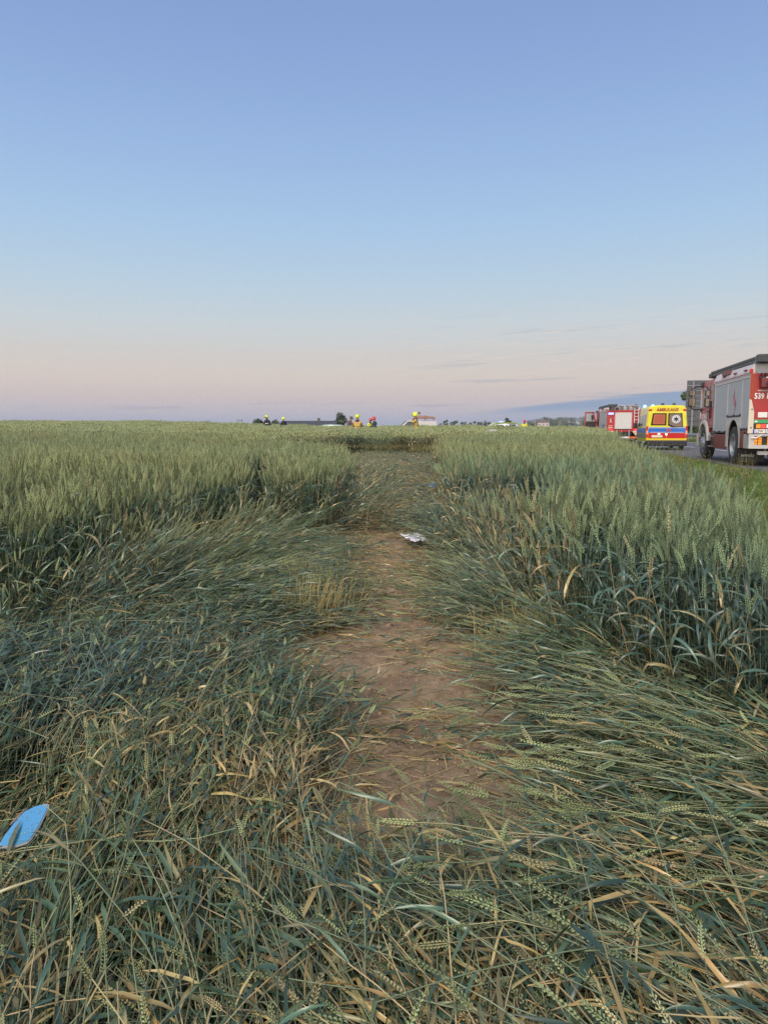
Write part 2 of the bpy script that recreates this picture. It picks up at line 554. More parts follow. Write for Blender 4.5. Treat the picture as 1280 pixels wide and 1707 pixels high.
class P:
    def __init__(self):
        self.v, self.f, self.m, self.p = [], [], [], []
        self.cur = 0.0

    def add(self, vs, fs, mi):
        o = len(self.v)
        self.v.extend([tuple(map(float, q)) for q in vs])
        self.p.extend([self.cur] * len(vs))
        for f in fs:
            self.f.append(tuple(i + o for i in f))
            self.m.append(mi)

    def tube(self, pts, r0, r1, mi, n=4):
        pts = [np.array(q, float) for q in pts]
        vs, fs = [], []
        for i, q in enumerate(pts):
            t = pts[min(i + 1, len(pts) - 1)] - pts[max(i - 1, 0)]
            t = t / (np.linalg.norm(t) + 1e-9)
            a = np.cross(t, (0.31, .2, .93) if abs(t[2]) < .9 else (1, 0, 0))
            a /= np.linalg.norm(a)
            b = np.cross(t, a)
            r = r0 + (r1 - r0) * i / (len(pts) - 1)
            for k in range(n):
                th = 2 * math.pi * k / n
                vs.append(q + r * (math.cos(th) * a + math.sin(th) * b))
        for i in range(len(pts) - 1):
            for k in range(n):
                fs.append((i * n + k, i * n + (k + 1) % n, (i + 1) * n + (k + 1) % n, (i + 1) * n + k))
        self.add(vs, fs, mi)

    def leaf(self, pts, width, mi, side, fold=.25, twist=0.0, cols=2):
        """ribbon along pts; side = initial sideways direction"""
        pts = [np.array(q, float) for q in pts]
        n = len(pts)
        vs, fs = [], []
        side = np.array(side, float)
        for i, q in enumerate(pts):
            t = pts[min(i + 1, n - 1)] - pts[max(i - 1, 0)]
            t = t / (np.linalg.norm(t) + 1e-9)
            s = side - t * side.dot(t)
            s /= np.linalg.norm(s) + 1e-9
            nn = np.cross(s, t)
            a = twist * i / (n - 1)
            s2 = s * math.cos(a) + nn * math.sin(a)
            n2 = np.cross(s2, t)
            u = i / (n - 1)
            w = width * .5 * (min(1, .45 + u * 3.0)) * (1 - u ** 2.2) ** .8 + .0004
            vs.append(q - s2 * w)
            if cols == 2:
                vs.append(q - n2 * w * fold * 1.4)
            vs.append(q + s2 * w)
        k = cols + 1
        for i in range(n - 1):
            for c in range(cols):
                fs.append((i * k + c, i * k + c + 1, (i + 1) * k + c + 1, (i + 1) * k + c))
        self.add(vs, fs, mi)

    def spikelet(self, base, axis_, out, ln, w):
        a = np.array(axis_, float)
        o = np.array(out, float)
        s = np.cross(a, o)
        b = np.array(base, float)
        tip = b + a * ln + o * w * .25
        mid = b + a * ln * .45 + o * w * .55
        ring = [mid + s * w * .5, mid + o * w * .42, mid - s * w * .5, mid - o * w * .38]
        self.add([b] + ring + [tip], [(0, 2, 1), (0, 3, 2), (0, 4, 3), (0, 1, 4), (1, 2, 5), (2, 3, 5), (3, 4, 5), (4, 1, 5)], 2)

    def ear(self, pts, detail, rng, size=1.0):
        """pts: axis of the ear from base to tip"""
        pts = [np.array(q, float) for q in pts]
        self.cur = rng.random()
        if detail == 0:
            a, b = pts[0], pts[-1]
            t = (b - a) / np.linalg.norm(b - a)
            s = np.cross(t, (rng.uniform(-1, 1), rng.uniform(-1, 1), .1))
            s /= np.linalg.norm(s)
            n = np.cross(t, s)
            w = .0062 * size
            m1 = a + (b - a) * .35
            self.add([a, m1 + s * w, m1 + n * w * .7, m1 - s * w, m1 - n * w * .7, b], [(0, 2, 1), (0, 3, 2), (0, 4, 3), (0, 1, 4), (1, 2, 5), (2, 3, 5), (3, 4, 5), (4, 1, 5)], 2)
            return
        P_ = np.array(pts)
        nn = 11 if detail == 1 else 17
        ss = np.array([rng.uniform(-1, 1), rng.uniform(-1, 1), .2])
        for i in range(nn):
            u = i / (nn - 1) * (len(P_) - 1)
            k = min(int(u), len(P_) - 2)
            q = P_[k] + (P_[k + 1] - P_[k]) * (u - k)
            t = P_[k + 1] - P_[k]
            t = t / np.linalg.norm(t)
            s = ss - t * ss.dot(t)
            s /= np.linalg.norm(s)
            sg = 1 if i % 2 else -1
            uu = i / (nn - 1)
            w = (.0075 if detail == 1 else .0068) * size * (1 - .45 * uu ** 3) * (.8 + .4 * min(1, uu * 5))
            L = .0125 * size * (1.35 if detail == 1 else 1.05)
            d = t + s * sg * .24
            d /= np.linalg.norm(d)
            self.spikelet(q + s * sg * w * .12, d, s * sg, L, w)
            if detail > 1:
                d2 = t + np.cross(t, s) * .3 * (1 if (i // 2) % 2 else -1)
                d2 /= np.linalg.norm(d2)
                self.spikelet(q, d2, np.cross(t, s), L * .8, w * .8)
        if detail > 1:
            for k in range(5):
                t = P_[-1] - P_[-2]
                t /= np.linalg.norm(t)
                e = P_[-1] + t * .02 + np.array([rng.uniform(-.008, .008) for _ in range(3)])
                self.tube([P_[-1], e], .0007, .0002, 2, 3)

    def obj(self, name, col):
        o = new_mesh_obj(name, self.v, self.f, PM, col=col, smooth=False)
        o.data.polygons.foreach_set('material_index', np.array(self.m, np.int32))
        at = o.data.attributes.new('part', 'FLOAT', 'POINT')
        at.data.foreach_set('value', np.array(self.p, np.float32))
        return o


def arc_leaf(p, rng, base, fwd, up, ln, droop, w, mi=1, n=7, twist=None, cols=2):
    base = np.array(base, float)
    fwd = np.array(fwd, float)
    fwd = fwd / np.linalg.norm(fwd)
    up = np.array(up, float)
    pts = []
    ang = rng.uniform(.9, 1.25)
    q = base.copy()
    st = ln / (n - 1)
    kink = rng.randint(2, n - 1) if rng.random() < .25 else -1
    for i in range(n):
        pts.append(q.copy())
        q = q + st * (math.cos(ang) * fwd + math.sin(ang) * up)
        ang -= droop / (n - 1) * rng.uniform(.6, 1.4)
        if i == kink:
            ang -= rng.uniform(.6, 1.3)
    p.cur = rng.random()
    side = np.cross(fwd, up)
    p.leaf(pts, w, mi, side, .25, rng.uniform(-1.6, 1.6) if twist is None else twist, cols)


def standing(p, rng, ox=0, oy=0, detail=2, h=None, lean=0.0, sc=1.0):
    """one upright wheat shoot"""
    h = h or rng.uniform(.70, .82)
    ld = rng.uniform(0, 6.283)
    bend = rng.uniform(.02, .10) + lean
    n = {2: 8, 1: 5, 0: 3}[detail]
    D = np.array([math.cos(ld), math.sin(ld), 0])
    pts = []
    for i in range(n):
        u = i / (n - 1)
        pts.append(np.array([ox, oy, 0]) + D * bend * u ** 2.2 * 1.0 + np.array([0, 0, h * u * (1 - .05 * bend * u)]))
    p.cur = rng.random()
    p.tube(pts, .0021 * sc, .0014 * sc, 0, 4 if detail == 2 else 3)
    top = pts[-1]
    t = (pts[-1] - pts[-2]) / np.linalg.norm(pts[-1] - pts[-2])
    nod = rng.uniform(0, .5)
    L = rng.uniform(.075, .10)
    ep = [top]
    for i in range(3):
        t = t + D * nod * .25 - np.array([0, 0, nod * .08])
        t /= np.linalg.norm(t)
        ep.append(ep[-1] + t * L / 3)
    p.ear(ep, detail, rng, sc * (1.12 if detail else 1.5))
    hs = [.22, .42, .62, .80] if detail else [.45, .78]
    for k, uu in enumerate(hs):
        a = rng.uniform(0, 6.283)
        i = uu * (n - 1)
        j = min(int(i), n - 2)
        b = pts[j] + (pts[j + 1] - pts[j]) * (i - j)
        fwd = (math.cos(a), math.sin(a), 0)
        dead = k == 0 and rng.random() < .8
        ln = rng.uniform(.16, .26) * (1 if k < 3 else .85)
        dr = rng.uniform(1.0, 2.8) if not dead else rng.uniform(2.2, 3.4)
        arc_leaf(p, rng, b, fwd, (0, 0, 1), ln, dr, rng.uniform(.010, .0155) * (.6 if dead else 1) * (1.0 if detail else 1.3), 3 if dead else 1, {2: 8, 1: 5, 0: 4}[detail], cols=2 if detail == 2 else 1)


def lodged(p, rng, detail=2, sweep=.0, lift=.10, L=None):
    """one flattened shoot lying along +Y, root at origin"""
    L = L or rng.uniform(.62, .86)
    n = 9 if detail == 2 else 6
    pts = []
    az_ = rng.uniform(-.12, .12)
    el_ = rng.uniform(.35, .9)
    q = np.zeros(3)
    st = L / (n - 1)
    kk0 = rng.randint(1, n - 2) if rng.random() < .35 else -1
    for i in range(n):
        pts.append(q.copy())
        q = q + st * np.array([math.sin(az_) * math.cos(el_), math.cos(az_) * math.cos(el_), math.sin(el_)])
        az_ += rng.uniform(-.07, .07) + sweep * .6 / n + (rng.uniform(-1.1, 1.1) if i == kk0 else 0)
        el_ = el_ * .45 + rng.uniform(-.10, .10) + (lift * .2 if i > n - 3 else -.03 * (q[2] > .12))
    p.cur = rng.random()
    p.tube(pts, .0023, .0014, 0, 4 if detail == 2 else 3)
    t = (pts[-1] - pts[-2]) / np.linalg.norm(pts[-1] - pts[-2])
    el2 = rng.uniform(-.15, .10)
    ep = [pts[-1]]
    cu = np.array([rng.uniform(-.2, .2), 0, el2])
    EL = rng.uniform(.070, .095)
    has_ear = rng.random() < .38
    for i in range(3):
        t = t + cu * .35
        t /= np.linalg.norm(t)
        ep.append(ep[-1] + t * EL / 3)
    if has_ear:
        p.ear(ep, detail, rng, rng.uniform(.72, 1.0))
    for k, uu in enumerate([.2, .38, .56, .74]):
        i = uu * (n - 1)
        j = int(i)
        b = pts[j] + (pts[j + 1] - pts[j]) * (i - j)
        a = rng.gauss(0, .55)
        fwd = np.array([math.sin(a), math.cos(a), 0])
        dead = (k == 0 and rng.random() < .75) or rng.random() < .1
        ln = rng.uniform(.09, .21)
        m_ = 7 if detail == 2 else 5
        pl = []
        q = b.copy()
        el_ = rng.uniform(-.05, .38)
        a2 = a
        kk = rng.randint(1, m_ - 2) if rng.random() < .45 else -1
        for s_ in range(m_):
            pl.append(q.copy())
            q = q + ln / (m_ - 1) * np.array([math.sin(a2) * math.cos(el_), math.cos(a2) * math.cos(el_), math.sin(el_)])
            el_ -= rng.uniform(.0, .22)
            a2 += rng.uniform(-.12, .12)
            if s_ == kk:
                a2 += rng.uniform(-1.3, 1.3)
                el_ -= rng.uniform(0, .6)
        p.cur = rng.random()
        side = np.cross(fwd, (0, 0, 1))
        if rng.random() < .4:
            side = side * .5 + np.array([0, 0, rng.uniform(-.8, .8)])
        p.leaf(pl, rng.choice([rng.uniform(.005, .009), rng.uniform(.008, .0145)]) * (.75 if dead else 1), 3 if dead else 1, side, .25, rng.uniform(-1.8, 1.8), 2 if detail == 2 else 1)


def proto_collection(name):
    return bpy.data.collections.new(name)      # not linked to the scene


def make_protos(name, count, fn):
    c = proto_collection(name)
    for i in range(count):
        p = P()
        fn(p, random.Random(hash_seed(name) + i * 131), i)
        p.obj('%s_shape_%03d' % (name, i), c)
    return c


def hash_seed(s):
    return sum(ord(ch) * (k + 3) for k, ch in enumerate(s)) % 9973


def euler_from(phi, tilt, spin):
    """tilt a plant that stands along +Z by 'tilt' towards heading phi (radians, from +X), after spinning it about Z"""
    c, s = np.cos(phi), np.sin(phi)
    ax, ay = -s, c                       # rotation axis, horizontal, 90 deg left of heading
    ct, st = np.cos(tilt), np.sin(tilt)
    R = np.empty((len(phi), 3, 3))
    R[:, 0, 0] = ct + ax * ax * (1 - ct)
    R[:, 0, 1] = ax * ay * (1 - ct)
    R[:, 0, 2] = ay * st
    R[:, 1, 0] = ax * ay * (1 - ct)
    R[:, 1, 1] = ct + ay * ay * (1 - ct)
    R[:, 1, 2] = -ax * st
    R[:, 2, 0] = -ay * st
    R[:, 2, 1] = ax * st
    R[:, 2, 2] = ct
    cs, ss = np.cos(spin), np.sin(spin)
    S = np.zeros_like(R)
    S[:, 0, 0] = cs
    S[:, 0, 1] = -ss
    S[:, 1, 0] = ss
    S[:, 1, 1] = cs
    S[:, 2, 2] = 1
    M = R @ S
    b = -np.arcsin(np.clip(M[:, 2, 0], -1, 1))
    a = np.arctan2(M[:, 2, 1], M[:, 2, 2])
    c_ = np.arctan2(M[:, 1, 0], M[:, 0, 0])
    return np.stack([a, b, c_], 1)


def scatter(name, pts, rot, scale, idx, dry, blue, protos):
    me = bpy.data.meshes.new(name)
    n = len(pts)
    me.vertices.add(n)
    me.vertices.foreach_set('co', np.asarray(pts, np.float32).ravel())
    for nm, typ, key, arr in (('rot', 'FLOAT_VECTOR', 'vector', rot), ('scl', 'FLOAT', 'value', scale), ('idx', 'INT', 'value', idx), ('dry', 'FLOAT', 'value', dry), ('blue', 'FLOAT', 'value', blue)):
        a = me.attributes.new(nm, typ, 'POINT')
        a.data.foreach_set(key, np.asarray(arr, np.int32 if typ == 'INT' else np.float32).ravel())
    o = bpy.data.objects.new(name, me)
    COL.objects.link(o)
    g = bpy.data.node_groups.new(name + '_scatter', 'GeometryNodeTree')
    g.interface.new_socket('Geometry', in_out='INPUT', socket_type='NodeSocketGeometry')
    g.interface.new_socket('Geometry', in_out='OUTPUT', socket_type='NodeSocketGeometry')
    N, L = g.nodes, g.links
    gi, go = N.new('NodeGroupInput'), N.new('NodeGroupOutput')
    ci = N.new('GeometryNodeCollectionInfo')
    ci.inputs['Collection'].default_value = protos
    ci.inputs['Separate Children'].default_value = True
    ci.inputs['Reset Children'].default_value = True
    iop = N.new('GeometryNodeInstanceOnPoints')
    iop.inputs['Pick Instance'].default_value = True

    def na(nm, typ):
        q = N.new('GeometryNodeInputNamedAttribute')
        q.data_type = typ
        q.inputs['Name'].default_value = nm
        return q.outputs['Attribute']
    e2r = N.new('FunctionNodeEulerToRotation')
    L.new(na('rot', 'FLOAT_VECTOR'), e2r.inputs[0])
    L.new(gi.outputs[0], iop.inputs['Points'])
    L.new(ci.outputs[0], iop.inputs['Instance'])
    L.new(na('idx', 'INT'), iop.inputs['Instance Index'])
    L.new(e2r.outputs[0], iop.inputs['Rotation'])
    L.new(na('scl', 'FLOAT'), iop.inputs['Scale'])
    L.new(iop.outputs[0], go.inputs[0])
    md = o.modifiers.new('scatter', 'NODES')
    md.node_group = g
    o['kind'] = 'stuff'
    return o


RNG = np.random.RandomState(11)


def frustum_points(y0, y1, dens, margin=1.6, xlo=None, xhi=None):
    """uniform points in the visible wedge widened by margin metres"""
    w1 = .535 * y1 + margin
    n = int(dens * 2 * w1 * (y1 - y0))
    x = RNG.uniform(-w1, w1, n)
    y = RNG.uniform(y0, y1, n)
    k = np.abs(x) < .535 * np.maximum(y, 0) + margin
    if xlo is not None:
        k &= x > xlo
    if xhi is not None:
        k &= x < xhi
    return x[k], y[k]


# --- standing wheat
near_c = make_protos('wheat_near', 24, lambda p, r, i: standing(p, r, detail=2, sc=r.uniform(.8, 1.12)))
mid_c = make_protos('wheat_mid', 10, lambda p, r, i: [standing(p, r, r.uniform(-.12, .12), r.uniform(-.12, .12), 1, lean=r.uniform(-.01, .03)) for _ in range(8)])
far_c = make_protos('wheat_far', 8, lambda p, r, i: [standing(p, r, r.uniform(-.6, .6), r.uniform(-.6, .6), 0, sc=1.25) for _ in range(170)])


def edge_lean(x, y, sd):
    """lean angle and heading for plants near the track's edge"""
    e = .15
    gx = poly_sd(x + e, y, TRACK) - poly_sd(x - e, y, TRACK)
    gy = poly_sd(x, y + e, TRACK) - poly_sd(x, y - e, TRACK)
    inward = np.arctan2(-gy, -gx)
    return inward


def veg_patch(x, y):
    """patchy tone of the crop, 0..1"""
    return fbm(x * .35, y * .35, 3, 21)


def place_standing(name, y0, y1, dens, protos, nproto, lo=-.35, band=.16, hscale=1.12, margin=1.6, cell=0.0):
    x, y = frustum_points(y0, y1, dens, margin)
    sd = poly_sd(x, y, TRACK) + (fbm(x * 1.3, y * 1.3, 3, 31) - .5) * (.5 if y0 < 12 else 1.4)
    sl_ = slit_distance(x, y)
    keep = (sd > cell - .0) & (x < field_edge(y) - cell) & (sl_ > cell * .5)
    holes = fbm(x * 2.3, y * 2.3, 3, 33)
    keep &= RNG.uniform(0, 1, len(x)) < .25 + .75 * sstep(.30, .46, holes) if y0 < 20 else keep
    x, y, sd, sl_ = x[keep], y[keep], sd[keep], sl_[keep]
    n = len(x)
    head = edge_lean(x, y, sd)
    soft = 1 - sstep(0, band, sd - cell)
    # half-lodged bands that lean into the track, left and right
    wob = (fbm(x * 1.9, y * 1.9, 3, 39) - .5) * 1.5
    leftband = ((x < -.8) & (y < 10.5) & ~((x > -1.6) & (y > 8.3))) * (1 - sstep(.30, .42, sd + wob))
    rightband = ((x > 0) & (x < 1.30 + .28 * np.maximum(0, y - 6.6)) & (y > 5.9) & (y < 8.4)) * 1.0
    lb = np.maximum(leftband, rightband)
    clump = fbm(x * 2.2, y * 2.2, 3, 37)
    tilt = np.abs(RNG.normal(0, .05, n)) + soft * RNG.uniform(0, .35, n) * (1 - .8 * sstep(8.5, 10, y)) + lb * np.clip(.05 + 1.5 * (clump - .35) + RNG.normal(0, .14, n), 0, .75)
    soft = np.maximum(soft, lb)
    leftband = lb
    tilt = np.minimum(tilt, 1.25)
    head = np.where(soft + leftband > .15, head + RNG.normal(0, .55, n) + (fbm(x * 2.7, y * 2.7, 2, 38) - .5) * 3.0, (fbm(x * 1.7, y * 1.7, 2, 34) - .5) * 14)
    tilt = tilt + np.abs(fbm(x * 2.9, y * 2.9, 2, 35) - .5) * .5 * (1 - .5 * sstep(9, 12, y))
    z = height(x, y)
    rot = euler_from(head, tilt, RNG.uniform(-3.14, 3.14, n))
    patch = veg_patch(x, y)
    hs = (.90 + .18 * fbm(x * .5, y * .5, 2, 5) + RNG.normal(0, .055, n)) * hscale * (1 - .34 * leftband * RNG.uniform(.5, 1.1, n))
    blue = np.clip(.12 + 1.1 * (patch - .5) + .75 * sstep(0, 1.5, x) * (1 - sstep(6, 14, y)), 0, 1)
    dry = np.clip(.10 + .7 * (fbm(x * 1.1, y * 1.1, 2, 41) - .45) + .28 * soft, 0, .8)
    return scatter(name, np.stack([x, y, z], 1), rot, hs, RNG.randint(0, nproto, n), dry, blue, protos)


w1 = place_standing('wheat_standing_near', 1.2, 10.0, 520, near_c, 24)
w2 = place_standing('wheat_standing_middle', 10.0, 26.0, 66, mid_c, 10, band=.25, cell=.10)
w3 = place_standing('wheat_standing_distant', 26.0, 64.0, 3.2, far_c, 8, band=.8, cell=.5, margin=4)

# --- flattened wheat
lod_c = make_protos('wheat_lodged', 30, lambda p, r, i: lodged(p, r, 2, sweep=r.uniform(-.5, .5)))
lodm_c = make_protos('wheat_lodged_mid', 12, lambda p, r, i: lodged(p, r, 1, sweep=r.uniform(-.5, .5)))


def flow(x, y):
    """heading of flattened stems (angle from +X), spread, and mat thickness"""
    left = sstep(.05, -.25, x)
    h = np.full(x.shape, math.radians(98.0))
    sp = np.full(x.shape, .30)
    # left foreground: away from the viewer
    h = h + math.radians(10) * (fbm(x * .9, y * .9, 2, 51) - .5) * 3 + (fbm(x * 5, y * 5, 2, 57) - .5) * 1.0
    # right foreground: swept up and to the left
    rf = sstep(.05, .5, x) * (1 - sstep(2.9, 3.8, y))
    h = h * (1 - rf) + rf * (math.radians(127.0) + (fbm(x, y, 2, 52) - .5) * 1.3 + (fbm(x * 5, y * 5, 2, 58) - .5) * 1.2)
    sp = sp + .38 * rf - .06 * left
    sp = sp + .35 * sstep(-.6, -1.0, x) * sstep(4.8, 5.6, y)
    rm = sstep(.6, .9, x) * sstep(3.2, 4.0, y)
    h = h * (1 - rm) + rm * (math.radians(125.0) + (fbm(x * 1.2, y * 1.2, 2, 54) - .5) * 1.6)
    # swirl across the left middle
    lm = sstep(4.6, 5.5, y) * sstep(-.55, -1.0, x) * (1 - sstep(10, 12, y))
    h = h * (1 - lm) + lm * (math.radians(22.0) + (fbm(x * .9, y * .9, 2, 55) - .5) * 1.4)
    far = sstep(9, 12, y)
    h = h * (1 - far) + far * (math.radians(70.0) + (fbm(x * .5, y * .5, 2, 56) - .5) * 5)
    h = np.where((x < -.02) & (y > 9.6) & (y < 19), math.radians(55.0) + (fbm(x * 2, y * 2, 2, 69) - .5) * 4, h)
    sp = sp + .35 * far + .25 * rm + .5 * np.exp(-(np.minimum(poly_sd(x, y, SOIL), 2) / .25) ** 2)
    return h, sp


def place_lodged(name, y0, y1, dens, protos, nproto, margin=1.3):
    x, y = frustum_points(y0, y1, dens, margin)
    sd = poly_sd(x, y, TRACK)
    keep = (sd < .12) & (x < field_edge(y))
    x, y, sd = x[keep], y[keep], sd[keep]
    h, sp = flow(x, y)
    n = len(x)
    # plants whose stems would cross open soil thin out
    mx, my = x + np.cos(h) * .4, y + np.sin(h) * .4
    so1 = poly_sd(x, y, SOIL)
    so2 = poly_sd(mx, my, SOIL)
    so3 = poly_sd(x + np.cos(h) * .75, y + np.sin(h) * .75, SOIL)
    nz = (fbm(x * 4, y * 4, 3, 61) - .5) * .5
    farther = sstep(5.0, 8.0, y)
    pk = np.minimum(np.minimum(sstep(-.12, .16, so1 + nz), sstep(-.10, .12, so2 + nz)), sstep(-.02, .10, so3 + nz * .5))
    pk = np.maximum(pk, .03 * farther)
    for (ix, iy, ir) in ITEMS:
        t_ = np.clip((ix - x) * np.cos(h) + (iy - y) * np.sin(h), -.1, 1.1)
        dd = np.hypot(x + np.cos(h) * t_ - ix, y + np.sin(h) * t_ - iy)
        pk = np.where(dd < ir, pk * (.05 if iy > 4 else .75), pk)
    pk = pk * (1 - .55 * sstep(8.5, 10, y) * (1 - sstep(17, 22, y)) * (1 - sstep(.35, .8, np.abs(x - .1 - .03 * (y - 10)))))
    gaps = fbm(x * 3.1, y * 3.1, 3, 63)
    pk = pk * (.18 + .82 * sstep(.36, .52, gaps))
    keep = RNG.uniform(0, 1, n) < pk
    x, y, sd, h, sp, so1 = x[keep], y[keep], sd[keep], h[keep], sp[keep], so1[keep]
    n = len(x)
    hn_ = RNG.normal(0, 1, n) * sp + .9 * (fbm(x * 8, y * 8, 2, 59) - .5)
    hn_ = np.where((np.hypot(x + 1.31, y - 2.0) < 1.1), hn_ * .3, hn_)      # tidy round the mirror glass
    h = h + hn_
    # a few lie clean across
    flip = RNG.uniform(0, 1, n) < .05
    h = np.where(flip, h + RNG.uniform(-2.2, 2.2, n), h)
    thick = sstep(.0, .7, so1)
    z = height(x, y) + soil_bumps(x, y) + RNG.uniform(0, 1, n) ** 1.3 * (.02 + .14 * thick * (1 - .5 * sstep(8, 11, y)))
    dm = np.clip((-1.31 - x) * np.cos(h) + (2.47 - y) * np.sin(h), -.1, 1.1)
    under = np.hypot(x + np.cos(h) * dm + 1.31, y + np.sin(h) * dm - 2.47) < .24
    z = np.where(under, height(x, y) + RNG.uniform(0, .05, n), z)
    # stems near the standing edge are held half up
    up = (1 - sstep(0, .30, -sd)) * sstep(3.0, 4.5, y) * (1 - sstep(9, 11, y))
    heap = (x < -.02) & (x > -.8) & (y > 9.6) & (y < 19)
    pitch = RNG.normal(0, .05, n) + heap * RNG.uniform(0, .85, n) + up * RNG.uniform(.0, .7, n) + .5 * np.maximum(0, fbm(x * 3.3, y * 3.3, 2, 66) - .62) + RNG.normal(0, .05, n)
    pitch = pitch + ((x < -.8) & (y > 4.8) & (y < 11)) * RNG.uniform(.0, .45, n) * sstep(-1.1, -.1, sd)
    pitch = np.where(under, -.10, pitch)
    # prototype lies along +Y: heading h -> yaw = h - 90 deg; pitch about local X
    rot = np.stack([pitch, RNG.normal(0, .25, n), h - math.pi / 2], 1)
    patch = fbm(x * 1.4, y * 1.4, 3, 71)
    lf = sstep(.1, -.5, x) * (1 - sstep(4.8, 6, y)) * sstep(2.6, 3.4, y)
    blue = np.clip(.15 + 1.0 * (patch - .5) + .38 * lf + .2 * (x > .6) * (y > 3), 0, 1)
    dry = np.clip(.10 + .9 * (fbm(x * 2.1, y * 2.1, 3, 72) - .46) + .26 * (y < 2.7) + .20 * np.exp(-(so1 / .3) ** 2) + .24 * sstep(8, 11, y) - .10 * lf - .10 * sstep(.3, .7, x) * (1 - sstep(3.2, 4, y)), 0, .85)
    return scatter(name, np.stack([x, y, z], 1), rot, RNG.uniform(.85, 1.1, n) * (1 + .15 * sstep(.3, .7, x) * (1 - sstep(3.2, 4, y))), RNG.randint(0, nproto, n), dry, blue, protos)


l1 = place_lodged('wheat_flattened_near', .2, 6.0, 1300, lod_c, 30)
l2 = place_lodged('wheat_flattened_far', 6.0, 31.0, 420, lodm_c, 12)


# --- loose straw, leaf scraps and crumbs on the soil
def bare_stem(p, r, i):
    L = r.uniform(.35, .8)
    pts = [np.zeros(3)]
    a, e = r.uniform(-.1, .1), r.uniform(-.02, .10)
    kink = r.randint(1, 5) if r.random() < .4 else -1
    for k in range(6):
        a += r.uniform(-.05, .05) + (r.uniform(-.7, .7) if k == kink else 0)
        e += r.uniform(-.05, .03)
        pts.append(pts[-1] + L / 6 * np.array([math.sin(a) * math.cos(e), math.cos(a) * math.cos(e), math.sin(e)]))
    p.cur = r.random()
    p.tube(pts, .0026, .0017, 3 if i % 3 == 0 else 0, 4)


stem_c = make_protos('bare_stem', 12, bare_stem)


def place_stems():
    x, y = frustum_points(.3, 9.0, 620, 1.0)
    sd = poly_sd(x, y, TRACK)
    h, sp = flow(x, y)
    so = poly_sd(x + np.cos(h) * .3, y + np.sin(h) * .3, SOIL)
    so0 = poly_sd(x, y, SOIL)
    pk = np.minimum(sstep(-.1, .25, so), sstep(-.1, .2, so0)) * (.15 + .85 * sstep(.42, .62, fbm(x * 1.7, y * 1.7, 3, 77))) * (1 - .8 * sstep(.1, .5, x))
    for (ix, iy, ir) in ITEMS:
        t_ = np.clip((ix - x) * np.cos(h) + (iy - y) * np.sin(h), -.1, .9)
        pk = np.where(np.hypot(x + np.cos(h) * t_ - ix, y + np.sin(h) * t_ - iy) < ir + .12, 0, pk)
    keep = (sd < .05) & (RNG.uniform(0, 1, len(x)) < pk)
    x, y, h, sp, so = x[keep], y[keep], h[keep], sp[keep], so[keep]
    n = len(x)
    h = h + RNG.normal(0, 1, n) * (sp * .8) + (RNG.uniform(0, 1, n) < .08) * RNG.uniform(-1.5, 1.5, n)
    z = height(x, y) + soil_bumps(x, y) + .02 + RNG.uniform(.3, 1, n) * .15 * sstep(0, .5, so)
    rot = np.stack([RNG.normal(0.02, .05, n), RNG.normal(0, .2, n), h - math.pi / 2], 1)
    dry = np.clip(.05 + 1.2 * (fbm(x * 1.6, y * 1.6, 3, 78) - .4) + .15 * (y < 2.8), 0, .9)
    return scatter('loose_wheat_stems', np.stack([x, y, z], 1), rot, RNG.uniform(.8, 1.1, n), RNG.randint(0, 12, n), dry, RNG.uniform(0, .6, n), stem_c)


st1 = place_stems()


def straw_proto(p, r, i):
    if i < 8:
        L = r.uniform(.06, .32)
        pts = [np.zeros(3)]
        a = 0
        kink = r.randint(1, 4)
        for k in range(5):
            a += r.uniform(-.12, .12) + (r.uniform(-.9, .9) if k == kink else 0)
            pts.append(pts[-1] + L / 5 * np.array([math.sin(a), math.cos(a), r.uniform(-.10, .14)]))
        p.cur = r.random()
        p.tube(pts, .0019, .0015, 0 if i % 2 else 3, 4)
    elif i < 13:
        L = r.uniform(.08, .2)
        pts = [np.zeros(3)]
        a = 0
        for k in range(5):
            a += r.uniform(-.35, .35)
            pts.append(pts[-1] + L / 5 * np.array([math.sin(a), math.cos(a), r.uniform(-.25, .35)]))
        p.cur = r.random()
        p.leaf(pts, r.uniform(.008, .014), 3 if i % 2 else 1, (1, 0, .3), .3, r.uniform(-2.5, 2.5))
    else:
        for k in range(7):
            q = np.array([r.uniform(-.05, .05), r.uniform(-.05, .05), .002])
            s = r.uniform(.0015, .004)
            p.cur = r.random()
            p.add([q + (s, 0, 0), q + (0, s * 1.6, 0), q + (-s, 0, 0), q + (0, -s, 0), q + (0, 0, s)], [(0, 1, 4), (1, 2, 4), (2, 3, 4), (3, 0, 4)], 3)


straw_c = make_protos('straw_bits', 16, straw_proto)


